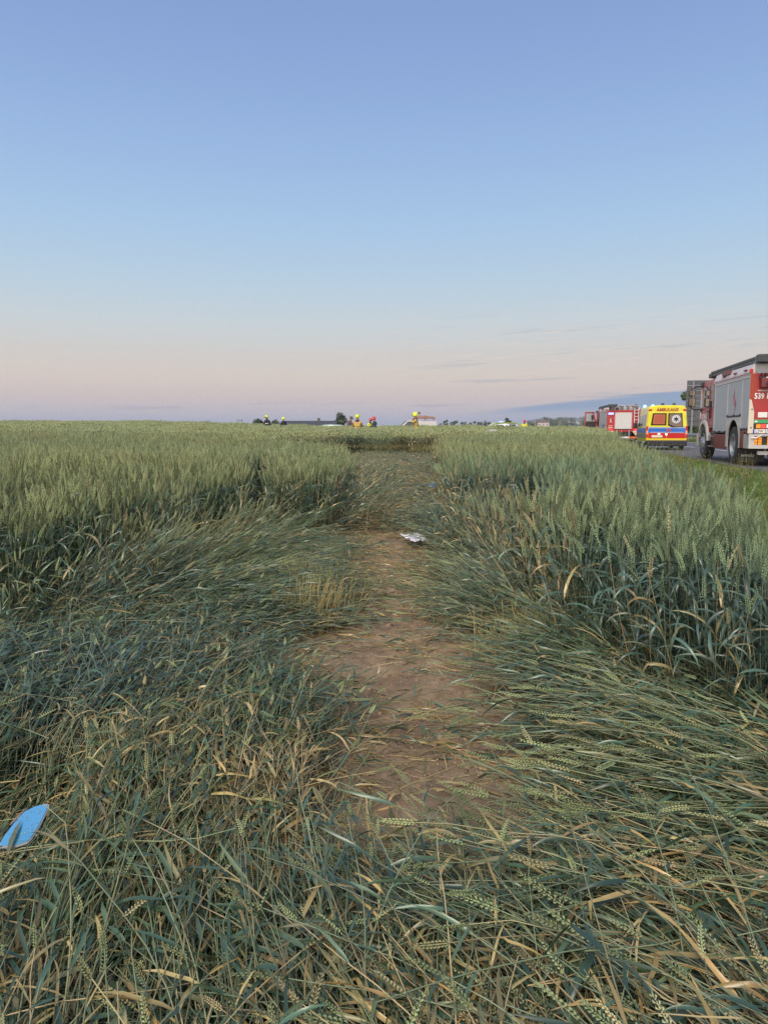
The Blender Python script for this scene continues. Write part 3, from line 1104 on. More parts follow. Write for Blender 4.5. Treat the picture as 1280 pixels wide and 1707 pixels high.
def place_straw():
    x, y = frustum_points(1.5, 24.0, 700, .8, -2.2, 2.2)
    so = poly_sd(x, y, SOIL) + (fbm(x * 3, y * 3, 3, 81) - .5) * .5
    sd = poly_sd(x, y, TRACK)
    core = .34 + .40 * sstep(-.4, -.02, so) + .55 * sstep(4.9, 7.0, y) + .6 * sstep(8.5, 10, y)
    blobs = fbm(x * 2.6, y * 2.6, 3, 82)
    core = core * (.35 + 1.9 * sstep(.42, .60, blobs))
    keep = (sd < -.1) & ((so < .35) | ((y > 9) & (sd < -.2))) & (RNG.uniform(0, 1, len(x)) < core * .8)
    x, y, so = x[keep], y[keep], so[keep]
    n = len(x)
    z = height(x, y) + soil_bumps(x, y) + .003 + RNG.uniform(0, .025, n) * sstep(5, 7, y)
    h = RNG.uniform(-3.14, 3.14, n)
    h = np.where(RNG.uniform(0, 1, n) < .5, math.radians(80) + RNG.normal(0, .6, n) + (x > .3) * .0, h)
    rot = np.stack([RNG.normal(0, .06, n), RNG.normal(0, .3, n), h], 1)
    idx = np.where(RNG.uniform(0, 1, n) < .62, RNG.randint(0, 8, n), RNG.randint(8, 16, n))
    dry = RNG.uniform(.15, .7, n)
    return scatter('straw_litter', np.stack([x, y, z], 1), rot, RNG.uniform(.7, 1.15, n), idx, dry, RNG.uniform(0, .5, n), straw_c)


s1 = place_straw()


# --- verge grass
def grass_proto(p, r, i):
    for k in range(26):
        q = np.array([r.uniform(-.12, .12), r.uniform(-.12, .12), 0])
        a = r.uniform(0, 6.28)
        arc_leaf(p, r, q, (math.cos(a), math.sin(a), 0), (0, 0, 1), r.uniform(.08, .24), r.uniform(.6, 2.0), r.uniform(.004, .008), 1 if r.random() < .85 else 3, 4, cols=1)
    if i % 3 == 0:
        for k in range(3):
            q = np.array([r.uniform(-.1, .1), r.uniform(-.1, .1), 0])
            e = q + np.array([r.uniform(-.06, .06), r.uniform(-.06, .06), r.uniform(.28, .45)])
            p.cur = r.random()
            p.tube([q, (q + e) / 2 + (.01, 0, 0), e], .0015, .001, 3, 3)
            p.ear([e, e + (0, 0, .03), e + (.005, 0, .06)], 0, r, .6)


G_LEAF = plant_mat('grass_blade', [(.10, .19, .035), (.15, .23, .05), (.11, .19, .05)], DRY, .5, .3, .4)
_old = PM[1]
PM[1] = G_LEAF
grass_c = make_protos('verge_grass_tuft', 9, grass_proto)


def weed_proto(p, r, i):
    for k in range(14):
        a = r.uniform(0, 6.28)
        arc_leaf(p, r, (r.uniform(-.03, .03), r.uniform(-.03, .03), 0), (math.cos(a), math.sin(a), 0), (0, 0, 1), r.uniform(.3, .75), r.uniform(.2, 1.2), r.uniform(.010, .022), 1, 7)


PM[1] = _old


def place_grass(name, y0, y1, dens, margin, sclr=(.7, 1.3)):
    w1 = .54 * y1 + margin
    n = int(dens * (w1 + 2) * (y1 - y0))
    x = RNG.uniform(-2, w1 + 14, n)
    y = RNG.uniform(y0, y1, n)
    rl = road_left(y)
    fe = field_edge(y)
    keep = (((x > fe - .25) & (x < rl - .25)) | ((x > rl + 7.9) & (x < rl + 40))) & (x < .54 * y + margin)
    d = fbm(x * .9, y * .9, 3, 91)
    bare = (x > rl - 1.3) & (x < rl) & (d > .52)
    keep &= ~bare | (RNG.uniform(0, 1, n) < .15)
    x, y, d = x[keep], y[keep], d[keep]
    n = len(x)
    z = height(x, y) - .01
    rot = np.stack([RNG.normal(0, .08, n), RNG.normal(0, .08, n), RNG.uniform(-3.1, 3.1, n)], 1)
    dry = np.clip(.05 + .8 * (fbm(x * .6, y * .6, 2, 92) - .42), 0, .6)
    return scatter(name, np.stack([x, y, z], 1), rot, RNG.uniform(sclr[0], sclr[1], n) * (.6 + .8 * d), RNG.randint(0, 9, n), dry, RNG.uniform(0, .6, n), grass_c)


g1 = place_grass('verge_grass', 3.0, 42.0, 42, 3.0)
g2 = place_grass('roadside_grass', 42.0, 120.0, 5, 4.0, (1.4, 2.4))


# --- crumbs of soil on the bare strip
def clod_proto(p, r, i):
    s = r.uniform(.004, .009) if i < 5 else r.uniform(.010, .020)
    vs = []
    for a, e in [(0, -1.57)] + [(k * 1.257, -.45) for k in range(5)] + [(k * 1.257 + .6, .5) for k in range(5)] + [(0, 1.57)]:
        q = r.uniform(.7, 1.25) * s
        vs.append((q * math.cos(a) * math.cos(e), q * math.sin(a) * math.cos(e), q * .75 * math.sin(e)))
    fs = [(0, 1 + (k + 1) % 5, 1 + k) for k in range(5)] + [(1 + k, 1 + (k + 1) % 5, 6 + k) for k in range(5)] + [(1 + (k + 1) % 5, 6 + (k + 1) % 5, 6 + k) for k in range(5)] + [(6 + k, 6 + (k + 1) % 5, 11) for k in range(5)]
    p.cur = r.random()
    p.add(vs, fs, 0)


_pm = list(PM)
M_CLOD = plant_mat('soil_crumb', [(.24, .155, .10), (.36, .25, .165), (.20, .13, .085)], [(.30, .20, .13), (.18, .12, .08)], .95, 0, .1)
PM[:] = [M_CLOD]
clod_c = make_protos('soil_clod', 8, clod_proto)
PM[:] = _pm
x, y = frustum_points(2.0, 9.0, 1500, .3, -1.0, 1.0)
so = poly_sd(x, y, SOIL)
cl = fbm(x * 4, y * 4, 3, 88)
k_ = (so < .08) & (RNG.uniform(0, 1, len(x)) < .15 + .85 * sstep(.45, .65, cl))
x, y = x[k_], y[k_]
n = len(x)
scatter('soil_crumbs', np.stack([x, y, height(x, y) + soil_bumps(x, y) + .001], 1), np.stack([RNG.uniform(-.5, .5, n), RNG.uniform(-.5, .5, n), RNG.uniform(-3, 3, n)], 1), RNG.uniform(.4, 1.2, n), np.where(RNG.uniform(0, 1, n) < .93, RNG.randint(0, 5, n), RNG.randint(5, 8, n)), np.zeros(n), RNG.uniform(0, 1, n), clod_c)
# ------------------------------------------------------------------ object helpers
import bmesh


def thing(name, label, cat, loc=(0, 0, 0), rz=0.0, group=None, kind=None):
    o = bpy.data.objects.new(name, None)
    o.empty_display_size = .3
    COL.objects.link(o)
    o.location = loc
    o.rotation_euler = (0, 0, rz)
    return tag(o, label, cat, group)


def tag(o, label, cat, group=None):
    o['label'] = label
    o['category'] = cat
    if group:
        o['group'] = group
    return o


def bx(bm, x0, x1, y0, y1, z0, z1, bev=0.0, seg=2):
    vs = [bm.verts.new((x, y, z)) for z in (z0, z1) for y in (y0, y1) for x in (x0, x1)]
    fs = [bm.faces.new([vs[i] for i in f]) for f in ((0, 2, 3, 1), (4, 5, 7, 6), (0, 1, 5, 4), (1, 3, 7, 5), (3, 2, 6, 7), (2, 0, 4, 6))]
    if bev:
        es = list({e for f in fs for e in f.edges})
        bmesh.ops.bevel(bm, geom=es, offset=bev, segments=seg, affect='EDGES', profile=.5)


def prism(bm, pts, a, b, axis='x'):
    """polygon extruded along an axis: pts are (y,z) for x, (x,z) for y, (x,y) for z"""
    def mk(p, t):
        return {'x': (t, p[0], p[1]), 'y': (p[0], t, p[1]), 'z': (p[0], p[1], t)}[axis]
    A = [bm.verts.new(mk(p, a)) for p in pts]
    B = [bm.verts.new(mk(p, b)) for p in pts]
    bm.faces.new(A)
    bm.faces.new(B[::-1])
    n = len(pts)
    for i in range(n):
        bm.faces.new((A[i], B[i], B[(i + 1) % n], A[(i + 1) % n]))


def cyl(bm, p0, p1, r0, r1=None, n=16):
    r1 = r0 if r1 is None else r1
    p0, p1 = Vector(p0), Vector(p1)
    d = (p1 - p0).normalized()
    q = d.to_track_quat('Z', 'Y')
    A = [bm.verts.new(p0 + q @ Vector((r0 * math.cos(6.28318 * k / n), r0 * math.sin(6.28318 * k / n), 0))) for k in range(n)]
    B = [bm.verts.new(p1 + q @ Vector((r1 * math.cos(6.28318 * k / n), r1 * math.sin(6.28318 * k / n), 0))) for k in range(n)]
    bm.faces.new(A[::-1])
    bm.faces.new(B)
    for k in range(n):
        bm.faces.new((A[k], A[(k + 1) % n], B[(k + 1) % n], B[k]))


def pipe(bm, pts, r, n=8):
    pts = [Vector(p) for p in pts]
    for a, b in zip(pts, pts[1:]):
        cyl(bm, a, b, r, r, n)
    for p in pts[1:-1]:
        ball(bm, p, r * 1.02, 6, 8)


def ball(bm, c, r, rings=8, segs=12, sc=(1, 1, 1)):
    m = Matrix.Translation(Vector(c)) @ Matrix.Diagonal((*sc, 1))
    bmesh.ops.create_uvsphere(bm, u_segments=segs, v_segments=rings, radius=r, matrix=m)


def lathe_x(bm, prof, cx, cy, cz, n=32, sgn=1):
    """profile of (offset along x, radius) spun about the x axis"""
    rows = []
    for (o, r) in prof:
        rows.append([bm.verts.new((cx + sgn * o, cy + r * math.cos(6.28318 * k / n), cz + r * math.sin(6.28318 * k / n))) for k in range(n)])
    for a, b in zip(rows, rows[1:]):
        for k in range(n):
            bm.faces.new((a[k], a[(k + 1) % n], b[(k + 1) % n], b[k]))
    return rows


def fin(name, bm, m, parent=None, bevel=0.0, smooth=False, loc=None):
    bmesh.ops.recalc_face_normals(bm, faces=bm.faces)
    if bevel:
        bmesh.ops.bevel(bm, geom=list(bm.edges), offset=bevel, segments=2, affect='EDGES', clamp_overlap=True)
    me = bpy.data.meshes.new(name)
    bm.to_mesh(me)
    bm.free()
    if smooth:
        me.polygons.foreach_set('use_smooth', np.ones(len(me.polygons), bool))
    me.materials.append(m)
    o = bpy.data.objects.new(name, me)
    COL.objects.link(o)
    if parent is not None:
        o.parent = parent
    if loc is not None:
        o.location = loc
    return o


def box(name, dims, m, parent=None, bev=0.0):
    bm = bmesh.new()
    bx(bm, *dims, bev=bev)
    return fin(name, bm, m, parent)


def text(name, s, size, m, loc, rot, parent=None, extrude=.002, sx=1.0, bold=0.0, align='LEFT'):
    cu = bpy.data.curves.new(name, 'FONT')
    cu.body = s
    cu.size = size
    cu.extrude = extrude
    cu.offset = bold
    cu.align_x = align
    cu.resolution_u = 2
    tmp = bpy.data.objects.new(name + '_curve', cu)
    COL.objects.link(tmp)
    dg = bpy.context.evaluated_depsgraph_get()
    me = bpy.data.meshes.new_from_object(tmp.evaluated_get(dg))
    bpy.data.objects.remove(tmp)
    me.name = name
    me.materials.clear()
    me.materials.append(m)
    o = bpy.data.objects.new(name, me)
    COL.objects.link(o)
    o.location = loc
    o.rotation_euler = rot
    o.scale = (sx, 1, 1)
    if parent is not None:
        o.parent = parent
    return o


REAR = (math.pi / 2, 0, 0)                 # text read from behind (facing -y)
LEFT = (math.pi / 2, 0, -math.pi / 2)      # text on the left flank (facing -x)

RED = mat('fire_red_paint', (.36, .010, .018), .35, coat=.25, vary=.08, vscale=2, dirt=(.16, .10, .08), dirt_amt=.25)
REDD = mat('dark_red_panel', (.17, .014, .018), .4, vary=.1, vscale=3, dirt=(.12, .09, .07), dirt_amt=.4)
WHT = mat('white_paint', (.50, .49, .48), .35, coat=.3, vary=.06, vscale=2, dirt=(.33, .29, .25), dirt_amt=.4)
SHUT = mat('aluminium_shutter', (.46, .50, .54), .42, .15, vary=.05, vscale=3)
BLK = mat('black_plastic', (.02, .02, .022), .5, vary=.2, vscale=5)
RUB = mat('tyre_rubber', (.030, .030, .032), .8, bump=.3, bscale=80, vary=.25, vscale=10, dirt=(.10, .085, .07), dirt_amt=.4)
STEEL = mat('painted_steel', (.38, .40, .42), .4, .7, vary=.1, vscale=5)
RIMM = mat('rim_grey', (.30, .32, .35), .45, .5, vary=.15, vscale=6)
DKM = mat('dark_metal', (.07, .075, .08), .45, .6, vary=.2, vscale=6)
GLASS = mat('dark_window_glass', (.015, .02, .024), .06, spec=.8)
MIRR = mat('mirror_glass', (.30, .29, .26), .12, 1.0)
AMB = mat('amber_lens', (.75, .28, .02), .3, emit=(1, .35, .03), estr=.25)
REDL = mat('red_lens', (.5, .01, .01), .25)
REDLIT = mat('red_lamp_lit', (.8, .03, .03), .3, emit=(1, .05, .04), estr=1.6)
WLIT = mat('white_lamp_lit', (1, 1, 1), .3, emit=(1, .95, .85), estr=3.0)
BLIT = mat('blue_beacon_lit', (.2, .3, 1), .3, emit=(.22, .35, 1), estr=2.6)
CYLIT = mat('cyan_beacon_lit', (.3, .7, 1), .3, emit=(.25, .75, 1), estr=2.2)
PLATE = mat('number_plate', (.72, .72, .70), .4)
PBLUE = mat('plate_blue', (.02, .05, .35), .4)
TXT = mat('black_lettering', (.02, .02, .02), .5)
WTXT = mat('white_lettering', (.78, .77, .75), .5)
GREEN = mat('green_stripe', (.05, .33, .13), .4)
ORG = mat('orange_reflective', (.62, .13, .03), .4)
YEL = mat('ambulance_yellow', (.72, .66, .03), .3, coat=.5, vary=.05, vscale=2, dirt=(.4, .34, .08), dirt_amt=.2)
BLU = mat('ambulance_blue', (.02, .14, .52), .35, coat=.3)
GREY = mat('weathered_grey', (.095, .10, .11), .6, .2, vary=.12, vscale=1.5)


def wheel(parent, x, y, r, w, sgn, double=False, rimr=.62):
    bm = bmesh.new()
    prof = [(-w, r * rimr), (-w, r * .86), (-w * .9, r * .96), (-w * .72, r), (-w * .28, r), (-w * .10, r * .965), (0, r * .88), (0.004, r * .70), (-.012, r * rimr)]
    lathe_x(bm, prof, x, y, r, 40, sgn)
    # tread blocks
    for k in range(40):
        a = 6.28318 * k / 40
        for xx in (-.72, -.30):
            c = Vector((x + sgn * w * xx, y + (r + .002) * math.cos(a), r + (r + .002) * math.sin(a)))
            m4 = Matrix.Translation(c) @ Matrix.Rotation(a, 4, 'X') @ Matrix.Diagonal((w * .32, .012, r * .10, 1))
            bmesh.ops.create_cube(bm, size=1, matrix=m4)
    if double:
        lathe_x(bm, prof, x - sgn * (w + .05), y, r, 40, sgn)
    t = fin('wheel', bm, RUB, parent, smooth=False)
    bm = bmesh.new()
    R = r * rimr
    if double:
        rp = [(-.01, R), (-.005, R * .93), (-.05, R * .88), (-.13, R * .80), (-.15, R * .55), (-.13, R * .42), (-.05, R * .38), (-.03, R * .30), (-.03, .001)]
    else:
        rp = [(-.01, R), (.0, R * .94), (-.06, R * .88), (-.07, R * .75), (.02, R * .58), (.05, R * .45), (.07, R * .30), (.08, .001)]
    lathe_x(bm, rp, x, y, r, 28, sgn)
    for k in range(10):
        a = 6.28318 * k / 10
        rr = R * (.48 if double else .52)
        o0 = -.15 if double else .03
        cyl(bm, (x + sgn * o0, y + rr * math.cos(a), r + rr * math.sin(a)), (x + sgn * (o0 + .035), y + rr * math.cos(a), r + rr * math.sin(a)), .014, n=6)
    fin('rim', bm, RIMM, t, smooth=False)
    return t


def arch(cy, cz, r, a0=0, a1=180, n=14):
    return [(cy + r * math.cos(math.radians(a0 + (a1 - a0) * k / n)), cz + r * math.sin(math.radians(a0 + (a1 - a0) * k / n))) for k in range(n + 1)]


# ------------------------------------------------------------------ fire engines
def fire_engine(loc, heading, label, near):
    t = thing('fire_engine', label, 'fire engine', loc, -heading, None)
    HW = 1.25
    # chassis and body core
    bm = bmesh.new()
    bx(bm, -.45, .45, -1.5, 5.0, .55, .95)
    bx(bm, -.95, .95, .7, 2.5, .5, .9)
    cyl(bm, (-1.1, 0, .56), (1.1, 0, .56), .11)
    cyl(bm, (-1.1, 4.28, .56), (1.1, 4.28, .56), .09)
    fin('chassis', bm, BLK, t)
    bm = bmesh.new()
    bx(bm, -HW + .03, HW - .03, -1.66, 2.74, 1.38, 2.52)
    bx(bm, -HW + .03, HW - .03, -1.66, -.84, .92, 1.38)
    bx(bm, -HW + .03, HW - .03, .92, 2.74, .92, 1.38)
    fin('body', bm, RED, t, bevel=.0)
    for s in (-1, 1):
        X0, X1 = (s * (HW - .028), s * HW)
        a, b = min(X0, X1), max(X0, X1)
        # frames between shutters
        bm = bmesh.new()
        for y0, y1, z0, z1 in ((-1.66, -1.60, .92, 2.52), (-.86, -.80, 1.0, 2.44), (.86, .96, 1.0, 2.44), (2.62, 2.74, .92, 2.52), (-1.60, 2.62, 2.45, 2.52)):
            bx(bm, a, b, y0, y1, z0, z1)
        fin('shutter_frame', bm, WHT, t)
        for y0, y1, z0, z1 in ((-1.59, -.87, 1.0, 2.44), (-.79, .85, 1.40, 2.44), (.97, 2.61, .92, 2.44)):
            bm = bmesh.new()
            n = int((z1 - z0) / .045)
            xs = s * (HW - .020)
            for k in range(n):
                za = z0 + (z1 - z0) * k / n
                zb = z0 + (z1 - z0) * (k + 1) / n
                x0, x1 = sorted((xs - s * .01, xs + s * .010))
                bx(bm, x0, x1, y0, y1, za + .002, zb - .003)
            sh = fin('roller_shutter', bm, SHUT, t)
            bm = bmesh.new()
            x0, x1 = sorted((s * (HW - .008), s * (HW + .018)))
            bx(bm, x0, x1, y0 + .03, y1 - .03, z0 + .005, z0 + .045)
            for yy in (y0 + .05, (y0 + y1) / 2, y1 - .05):
                bx(bm, x0, x1 + .01, yy - .045, yy + .045, z0 + .0, z0 + .07)
            fin('bar_lock', bm, BLK, sh)
        # logo: two nested red flame strokes on the middle shutter
        if near and s == -1:
            bm = bmesh.new()
            xs0, xs1 = s * (HW - .009), s * (HW - .004)

            def fl(pts):
                prism(bm, pts, xs0, xs1, 'x')
            # viewed from the left side, +y (forward) is to the left
            fl([(.08, 2.33), (.10, 2.15), (.22, 1.98), (.17, 1.86), (.06, 1.72), (.11, 1.86), (.155, 1.97), (.05, 2.12)])
            fl([(.03, 2.08), (.01, 1.98), (-.14, 1.86), (-.16, 1.78), (-.05, 1.62), (.03, 1.47), (-.00, 1.60), (-.10, 1.78), (-.08, 1.84), (.05, 1.96)])
            fl([(-.00, 1.98), (-.11, 1.84), (-.02, 1.72), (.0, 1.78), (-.05, 1.85)])
            fin('shutter_emblem', bm, mat('emblem_red', (.38, .04, .06), .4), t)
        # wheel-arch panels, white with cut arch
        bm = bmesh.new()
        pts = [(-.80, .50)] + [(-.80, 1.385), (.90, 1.385), (.90, .50), (.70, .50)] + arch(0, .62, .70, -10, 190)
        x0, x1 = sorted((s * (HW - .03), s * (HW + .005)))
        prism(bm, pts, x0, x1, 'x')
        fin('wheel_arch_panel', bm, WHT, t)
        bm = bmesh.new()
        lathe = [(0, .70), (-.5, .70)]
        rows = []
        for off in (0, .55):
            rows.append([bm.verts.new((s * (HW - .03 - off), p[0], p[1])) for p in arch(0, .62, .715, -10, 190)])
        for k in range(len(rows[0]) - 1):
            bm.faces.new((rows[0][k], rows[0][k + 1], rows[1][k + 1], rows[1][k]))
        fin('wheel_well', bm, BLK, t)
        # lower panels
        for y0, y1, z0, z1, mm in ((.96, 2.60, .42, .88, REDD), (-1.22, -.83, .50, .96, REDD), (-1.66, -1.24, .50, .90, WHT)):
            x0, x1 = sorted((s * (HW - .05), s * HW))
            bm = bmesh.new()
            bx(bm, x0, x1, y0, y1, z0, z1, bev=.008)
            fin('lower_locker', bm, mm, t)
        # roof coaming
        bm = bmesh.new()
        prism(bm, [(s * (HW + .01), 2.525), (s * (HW - .01), 2.64), (s * (HW - .08), 2.82), (s * (HW - .12), 2.82), (s * (HW - .10), 2.525)], -1.66, 2.9, 'y')
        c = fin('roof_coaming', bm, mat('coaming_white', (.60, .54, .53), .4, vary=.1, vscale=2), t)
        bm = bmesh.new()
        bx(bm, *sorted((s * (HW - .0), s * (HW + .018))), -1.6, 2.8, 2.56, 2.585)
        fin('trim_line', bm, RED, c)
        for yy in (-1.1, .1, 1.5):
            box('marker_light', (*sorted((s * (HW - .04), s * (HW + .03))), yy - .12, yy + .12, 2.66, 2.70), REDD, c)
        box('marking_plate', (*sorted((s * (HW - .06), s * (HW + .01))), .8, 1.75, 2.72, 2.84), REDD, c)
        box('rear_marker', (*sorted((s * (HW - .05), s * (HW + .03))), -1.69, -1.62, 2.58, 2.68), REDL, c)
        wheel(t, s * HW, 0, .56, .29, s, True)
        wheel(t, s * HW, 4.28, .56, .32, s)
        # front mudguard
        bm = bmesh.new()
        out, inn = arch(4.28, .58, .80, 15, 175), arch(4.28, .58, .66, 15, 175)
        prism(bm, out + inn[::-1], *sorted((s * (HW - .30), s * (HW + .03))), 'x')
        fin('front_mudguard', bm, WHT, t)
        # steps
        bm = bmesh.new()
        bx(bm, *sorted((s * .75, s * (HW - .10))), 2.78, 3.55, .45, 1.2)
        fin('step_housing', bm, BLK, t)
        for zz in (.45, .78, 1.1):
            box('step', (*sorted((s * .9, s * (HW - .0))), 2.80, 3.45, zz, zz + .035), STEEL, t)
    # cab
    cabp = [(2.80, 1.15), (2.80, 2.66), (2.90, 2.74), (4.65, 2.72), (4.95, 2.60), (5.27, 1.80), (5.33, 1.2), (5.33, .62), (5.10, .62)] + arch(4.28, .60, .68, 10, 165) + [(3.48, 1.15)]
    bm = bmesh.new()
    prism(bm, cabp, -HW + .04, HW - .04, 'x')
    cab = fin('cab', bm, RED, t, bevel=.02)
    for s in (-1, 1):
        bm = bmesh.new()
        x0, x1 = sorted((s * (HW - .045), s * (HW - .030)))
        prism(bm, [(2.98, 1.80), (2.98, 2.52), (3.45, 2.52), (3.45, 1.80)], x0, x1, 'x')
        fin('crew_window', bm, GLASS, cab)
        if not (not near and s == -1):
            bm = bmesh.new()
            prism(bm, [(3.72, 1.80), (3.72, 2.52), (4.55, 2.52), (4.92, 1.95), (4.92, 1.80)], x0, x1, 'x')
            fin('door_window', bm, GLASS, cab)
        bm = bmesh.new()
        x0, x1 = sorted((s * (HW - .045), s * (HW - .034)))
        for y0, y1, z0, z1 in ((3.58, 3.60, 1.15, 2.62), (4.98, 5.0, 1.3, 2.3), (3.6, 4.98, 1.34, 1.355), (2.86, 3.58, 1.34, 1.355)):
            bx(bm, x0, x1, y0, y1, z0, z1)
        fin('door_seam', bm, BLK, cab)
        bm = bmesh.new()
        bx(bm, *sorted((s * (HW - .04), s * (HW + .01))), 3.70, 3.90, 1.62, 1.66)
        bx(bm, *sorted((s * (HW - .04), s * (HW + .01))), 3.42, 3.45, 1.4, 2.0)
        fin('door_handle', bm, BLK, cab)
        bm = bmesh.new()
        bx(bm, *sorted((s * (HW - .06), s * (HW - .005))), 4.96, 5.02, 1.4, 2.5)
        fin('door_pillar_trim', bm, WHT, cab)
        # mirrors on a bracket
        bm = bmesh.new()
        X = s * 1.50
        pipe(bm, [(s * 1.2, 4.80, 2.60), (s * 1.40, 5.2, 2.58), (X, 5.32, 2.50), (X, 5.32, 1.80), (s * 1.40, 5.2, 1.75), (s * 1.2, 4.95, 1.75)], .022)
        bx(bm, s * 1.2 - .06, s * 1.2 + .06, 4.8, 5.0, 2.52, 2.72, bev=.02)
        bx(bm, s * 1.2 - .05, s * 1.2 + .05, 4.9, 5.02, 1.66, 1.80, bev=.02)
        mr = fin('mirror_bracket', bm, BLK, t)
        bm = bmesh.new()
        bx(bm, X - .12, X + .12, 5.24, 5.38, 1.84, 2.18, bev=.03)
        bx(bm, X - .11, X + .11, 5.24, 5.36, 2.24, 2.46, bev=.03)
        fin('mirror_housing', bm, BLK, mr)
        box('mirror_glass', (X - .095, X + .095, 5.232, 5.242, 1.87, 2.15), MIRR, mr)
        box('mirror_glass', (X - .085, X + .085, 5.232, 5.242, 2.26, 2.43), MIRR, mr)
    bm = bmesh.new()
    v = [(-1.08, 5.245, 1.90), (1.08, 5.245, 1.90), (1.02, 5.00, 2.54), (-1.02, 5.00, 2.54)]
    vs = [bm.verts.new(p) for p in v] + [bm.verts.new((p[0], p[1] + .02, p[2] + .01)) for p in v]
    for f in ((0, 1, 2, 3), (7, 6, 5, 4), (0, 4, 5, 1), (1, 5, 6, 2), (2, 6, 7, 3), (3, 7, 4, 0)):
        bm.faces.new([vs[i] for i in f])
    fin('windscreen', bm, GLASS, cab)
    box('front_bumper', (-1.24, 1.24, 5.30, 5.55, .42, .85), WHT, t, bev=.03)
    box('grille', (-.9, .9, 5.335, 5.36, 1.0, 1.6), BLK, t, bev=.008)
    for s in (-1, 1):
        box('headlight', (s * .95 - .14, s * .95 + .14, 5.54, 5.57, .52, .72), PLATE, t, bev=.01)
    # cab roof light bar
    bm = bmesh.new()
    bx(bm, -1.0, 1.0, 4.1, 4.4, 2.74, 2.90, bev=.03)
    fin('light_bar', bm, mat('beacon_dark_blue', (.03, .05, .2), .2), t)
    # roof deck, ladder and gear
    box('roof_deck', (-HW + .1, HW - .1, -1.6, 2.85, 2.50, 2.56), STEEL, t)
    bm = bmesh.new()
    for x in (-1.08, -.62):
        bx(bm, x - .03, x + .03, -1.95, 4.35, 2.86, 2.94)
        bx(bm, x - .025, x + .025, -1.85, 4.2, 2.965, 3.03)
    for k in range(21):
        y = -1.8 + k * .3
        cyl(bm, (-1.08, y, 2.90), (-.62, y, 2.90), .016, n=6)
        cyl(bm, (-1.08, y + .1, 3.0), (-.62, y + .1, 3.0), .016, n=6)
    bx(bm, -1.16, -.54, -2.0, -1.72, 2.83, 3.05, bev=.02)
    bx(bm, -1.14, -.56, 4.0, 4.38, 2.82, 2.98, bev=.02)
    fin('roof_ladder', bm, DKM, t)
    bm = bmesh.new()
    for y in (-1.4, 1.0, 2.7):
        bx(bm, -1.12, -1.06, y - .03, y + .03, 2.52, 2.87)
        bx(bm, -.66, -.60, y - .03, y + .03, 2.52, 2.87)
    pipe(bm, [(-.4, -1.55, 2.96), (-.4, 2.6, 2.96), (1.05, 2.6, 2.96), (1.05, -1.55, 2.96), (-.4, -1.55, 2.96)], .022)
    fin('roof_rack', bm, STEEL, t)
    box('roof_box', (-.3, .9, -1.2, 1.2, 2.56, 2.86), STEEL, t, bev=.02)
    cy = -1.66
    if near:
        # rear wall
        bm = bmesh.new()
        bx(bm, -HW, HW, cy - .02, cy + .01, .92, 2.56, bev=.006)
        rw = fin('rear_wall', bm, RED, t)
        Y0 = cy - .022
        for s in (-1, 1):
            box('corner_strip', (*sorted((s * (HW + .004), s * (HW - .10))), Y0 - .012, Y0, 1.86, 2.56), mat('corner_orange', (.34, .05, .02), .4), rw)
            bm = bmesh.new()
            prism(bm, [(s * (HW + .005), .92), (s * (HW + .005), 1.86), (s * (HW - .05), 1.84), (s * (HW - .13), 1.5), (s * (HW - .13), .92)], Y0 - .014, Y0, 'y')
            fin('corner_guard', bm, mat('cream_corner', (.62, .56, .46), .4), rw)
            for zz in (1.08, 1.58):
                bm = bmesh.new()
                cyl(bm, (s * (HW - .07), Y0 - .03, zz), (s * (HW - .07), Y0 - .013, zz), .018, n=10)
                fin('corner_bolt', bm, DKM, rw)
        bm = bmesh.new()
        bx(bm, -1.02, -.45, Y0 - .22, Y0, 2.16, 2.42, bev=.02)
        hr = fin('lamp_box', bm, REDD, rw)
        bm = bmesh.new()
        bx(bm, -1.04, -.43, Y0 - .12, Y0 - .02, 2.40, 2.47)
        for x in (-1.0, -.90, -.82):
            bx(bm, x - .012, x + .012, Y0 - .15, Y0 - .03, 2.46, 2.56)
        cyl(bm, (-.82, Y0 - .25, 2.26), (-.82, Y0 - .21, 2.26), .085, n=20)
        cyl(bm, (-.60, Y0 - .25, 2.26), (-.60, Y0 - .21, 2.26), .085, n=20)
        fin('lamp_mount', bm, BLK, hr)
        for x in (-.82, -.60):
            bm = bmesh.new()
            cyl(bm, (x, Y0 - .256, 2.26), (x, Y0 - .249, 2.26), .035, n=16)
            fin('lamp_lens', bm, PLATE, hr)
            box('work_lamp', (x - .07, x + .04, Y0 - .135, Y0 - .118, 2.41, 2.45), PLATE, hr)
        text('fleet_number', '539', .215, WTXT, (-1.135, Y0 - .004, 1.87), REAR, rw, sx=.78, bold=.005)
        bm = bmesh.new()
        bx(bm, -.815, -.70, Y0 - .006, Y0 - .002, 1.87, 2.02)
        fin('number_badge', bm, WTXT, rw)
        text('badge_letter', 'L', .13, RED, (-.79, Y0 - .012, 1.90), REAR, rw, bold=.004)
        text('fleet_number', '21', .215, WTXT, (-.68, Y0 - .004, 1.87), REAR, rw, sx=.78, bold=.005)
        bm = bmesh.new()
        for k in range(11):
            bx(bm, -1.05 + k * .04, -1.022 + k * .04, Y0 - .005, Y0 - .001, 2.075, 2.105)
        fin('small_lettering', bm, WTXT, rw)
        box('notice_plate', (-1.02, -.78, Y0 - .012, Y0, 1.355, 1.50), PLATE, rw, bev=.004)
        box('green_stripe', (-1.12, 1.12, Y0 - .014, Y0, 1.20, 1.30), GREEN, rw)
        bm = bmesh.new()
        prism(bm, [(-1.10, 1.245), (-1.06, 1.285), (-1.06, 1.262), (-1.02, 1.262), (-1.02, 1.232), (-1.06, 1.232), (-1.06, 1.212)], Y0 - .02, Y0 - .015, 'y')
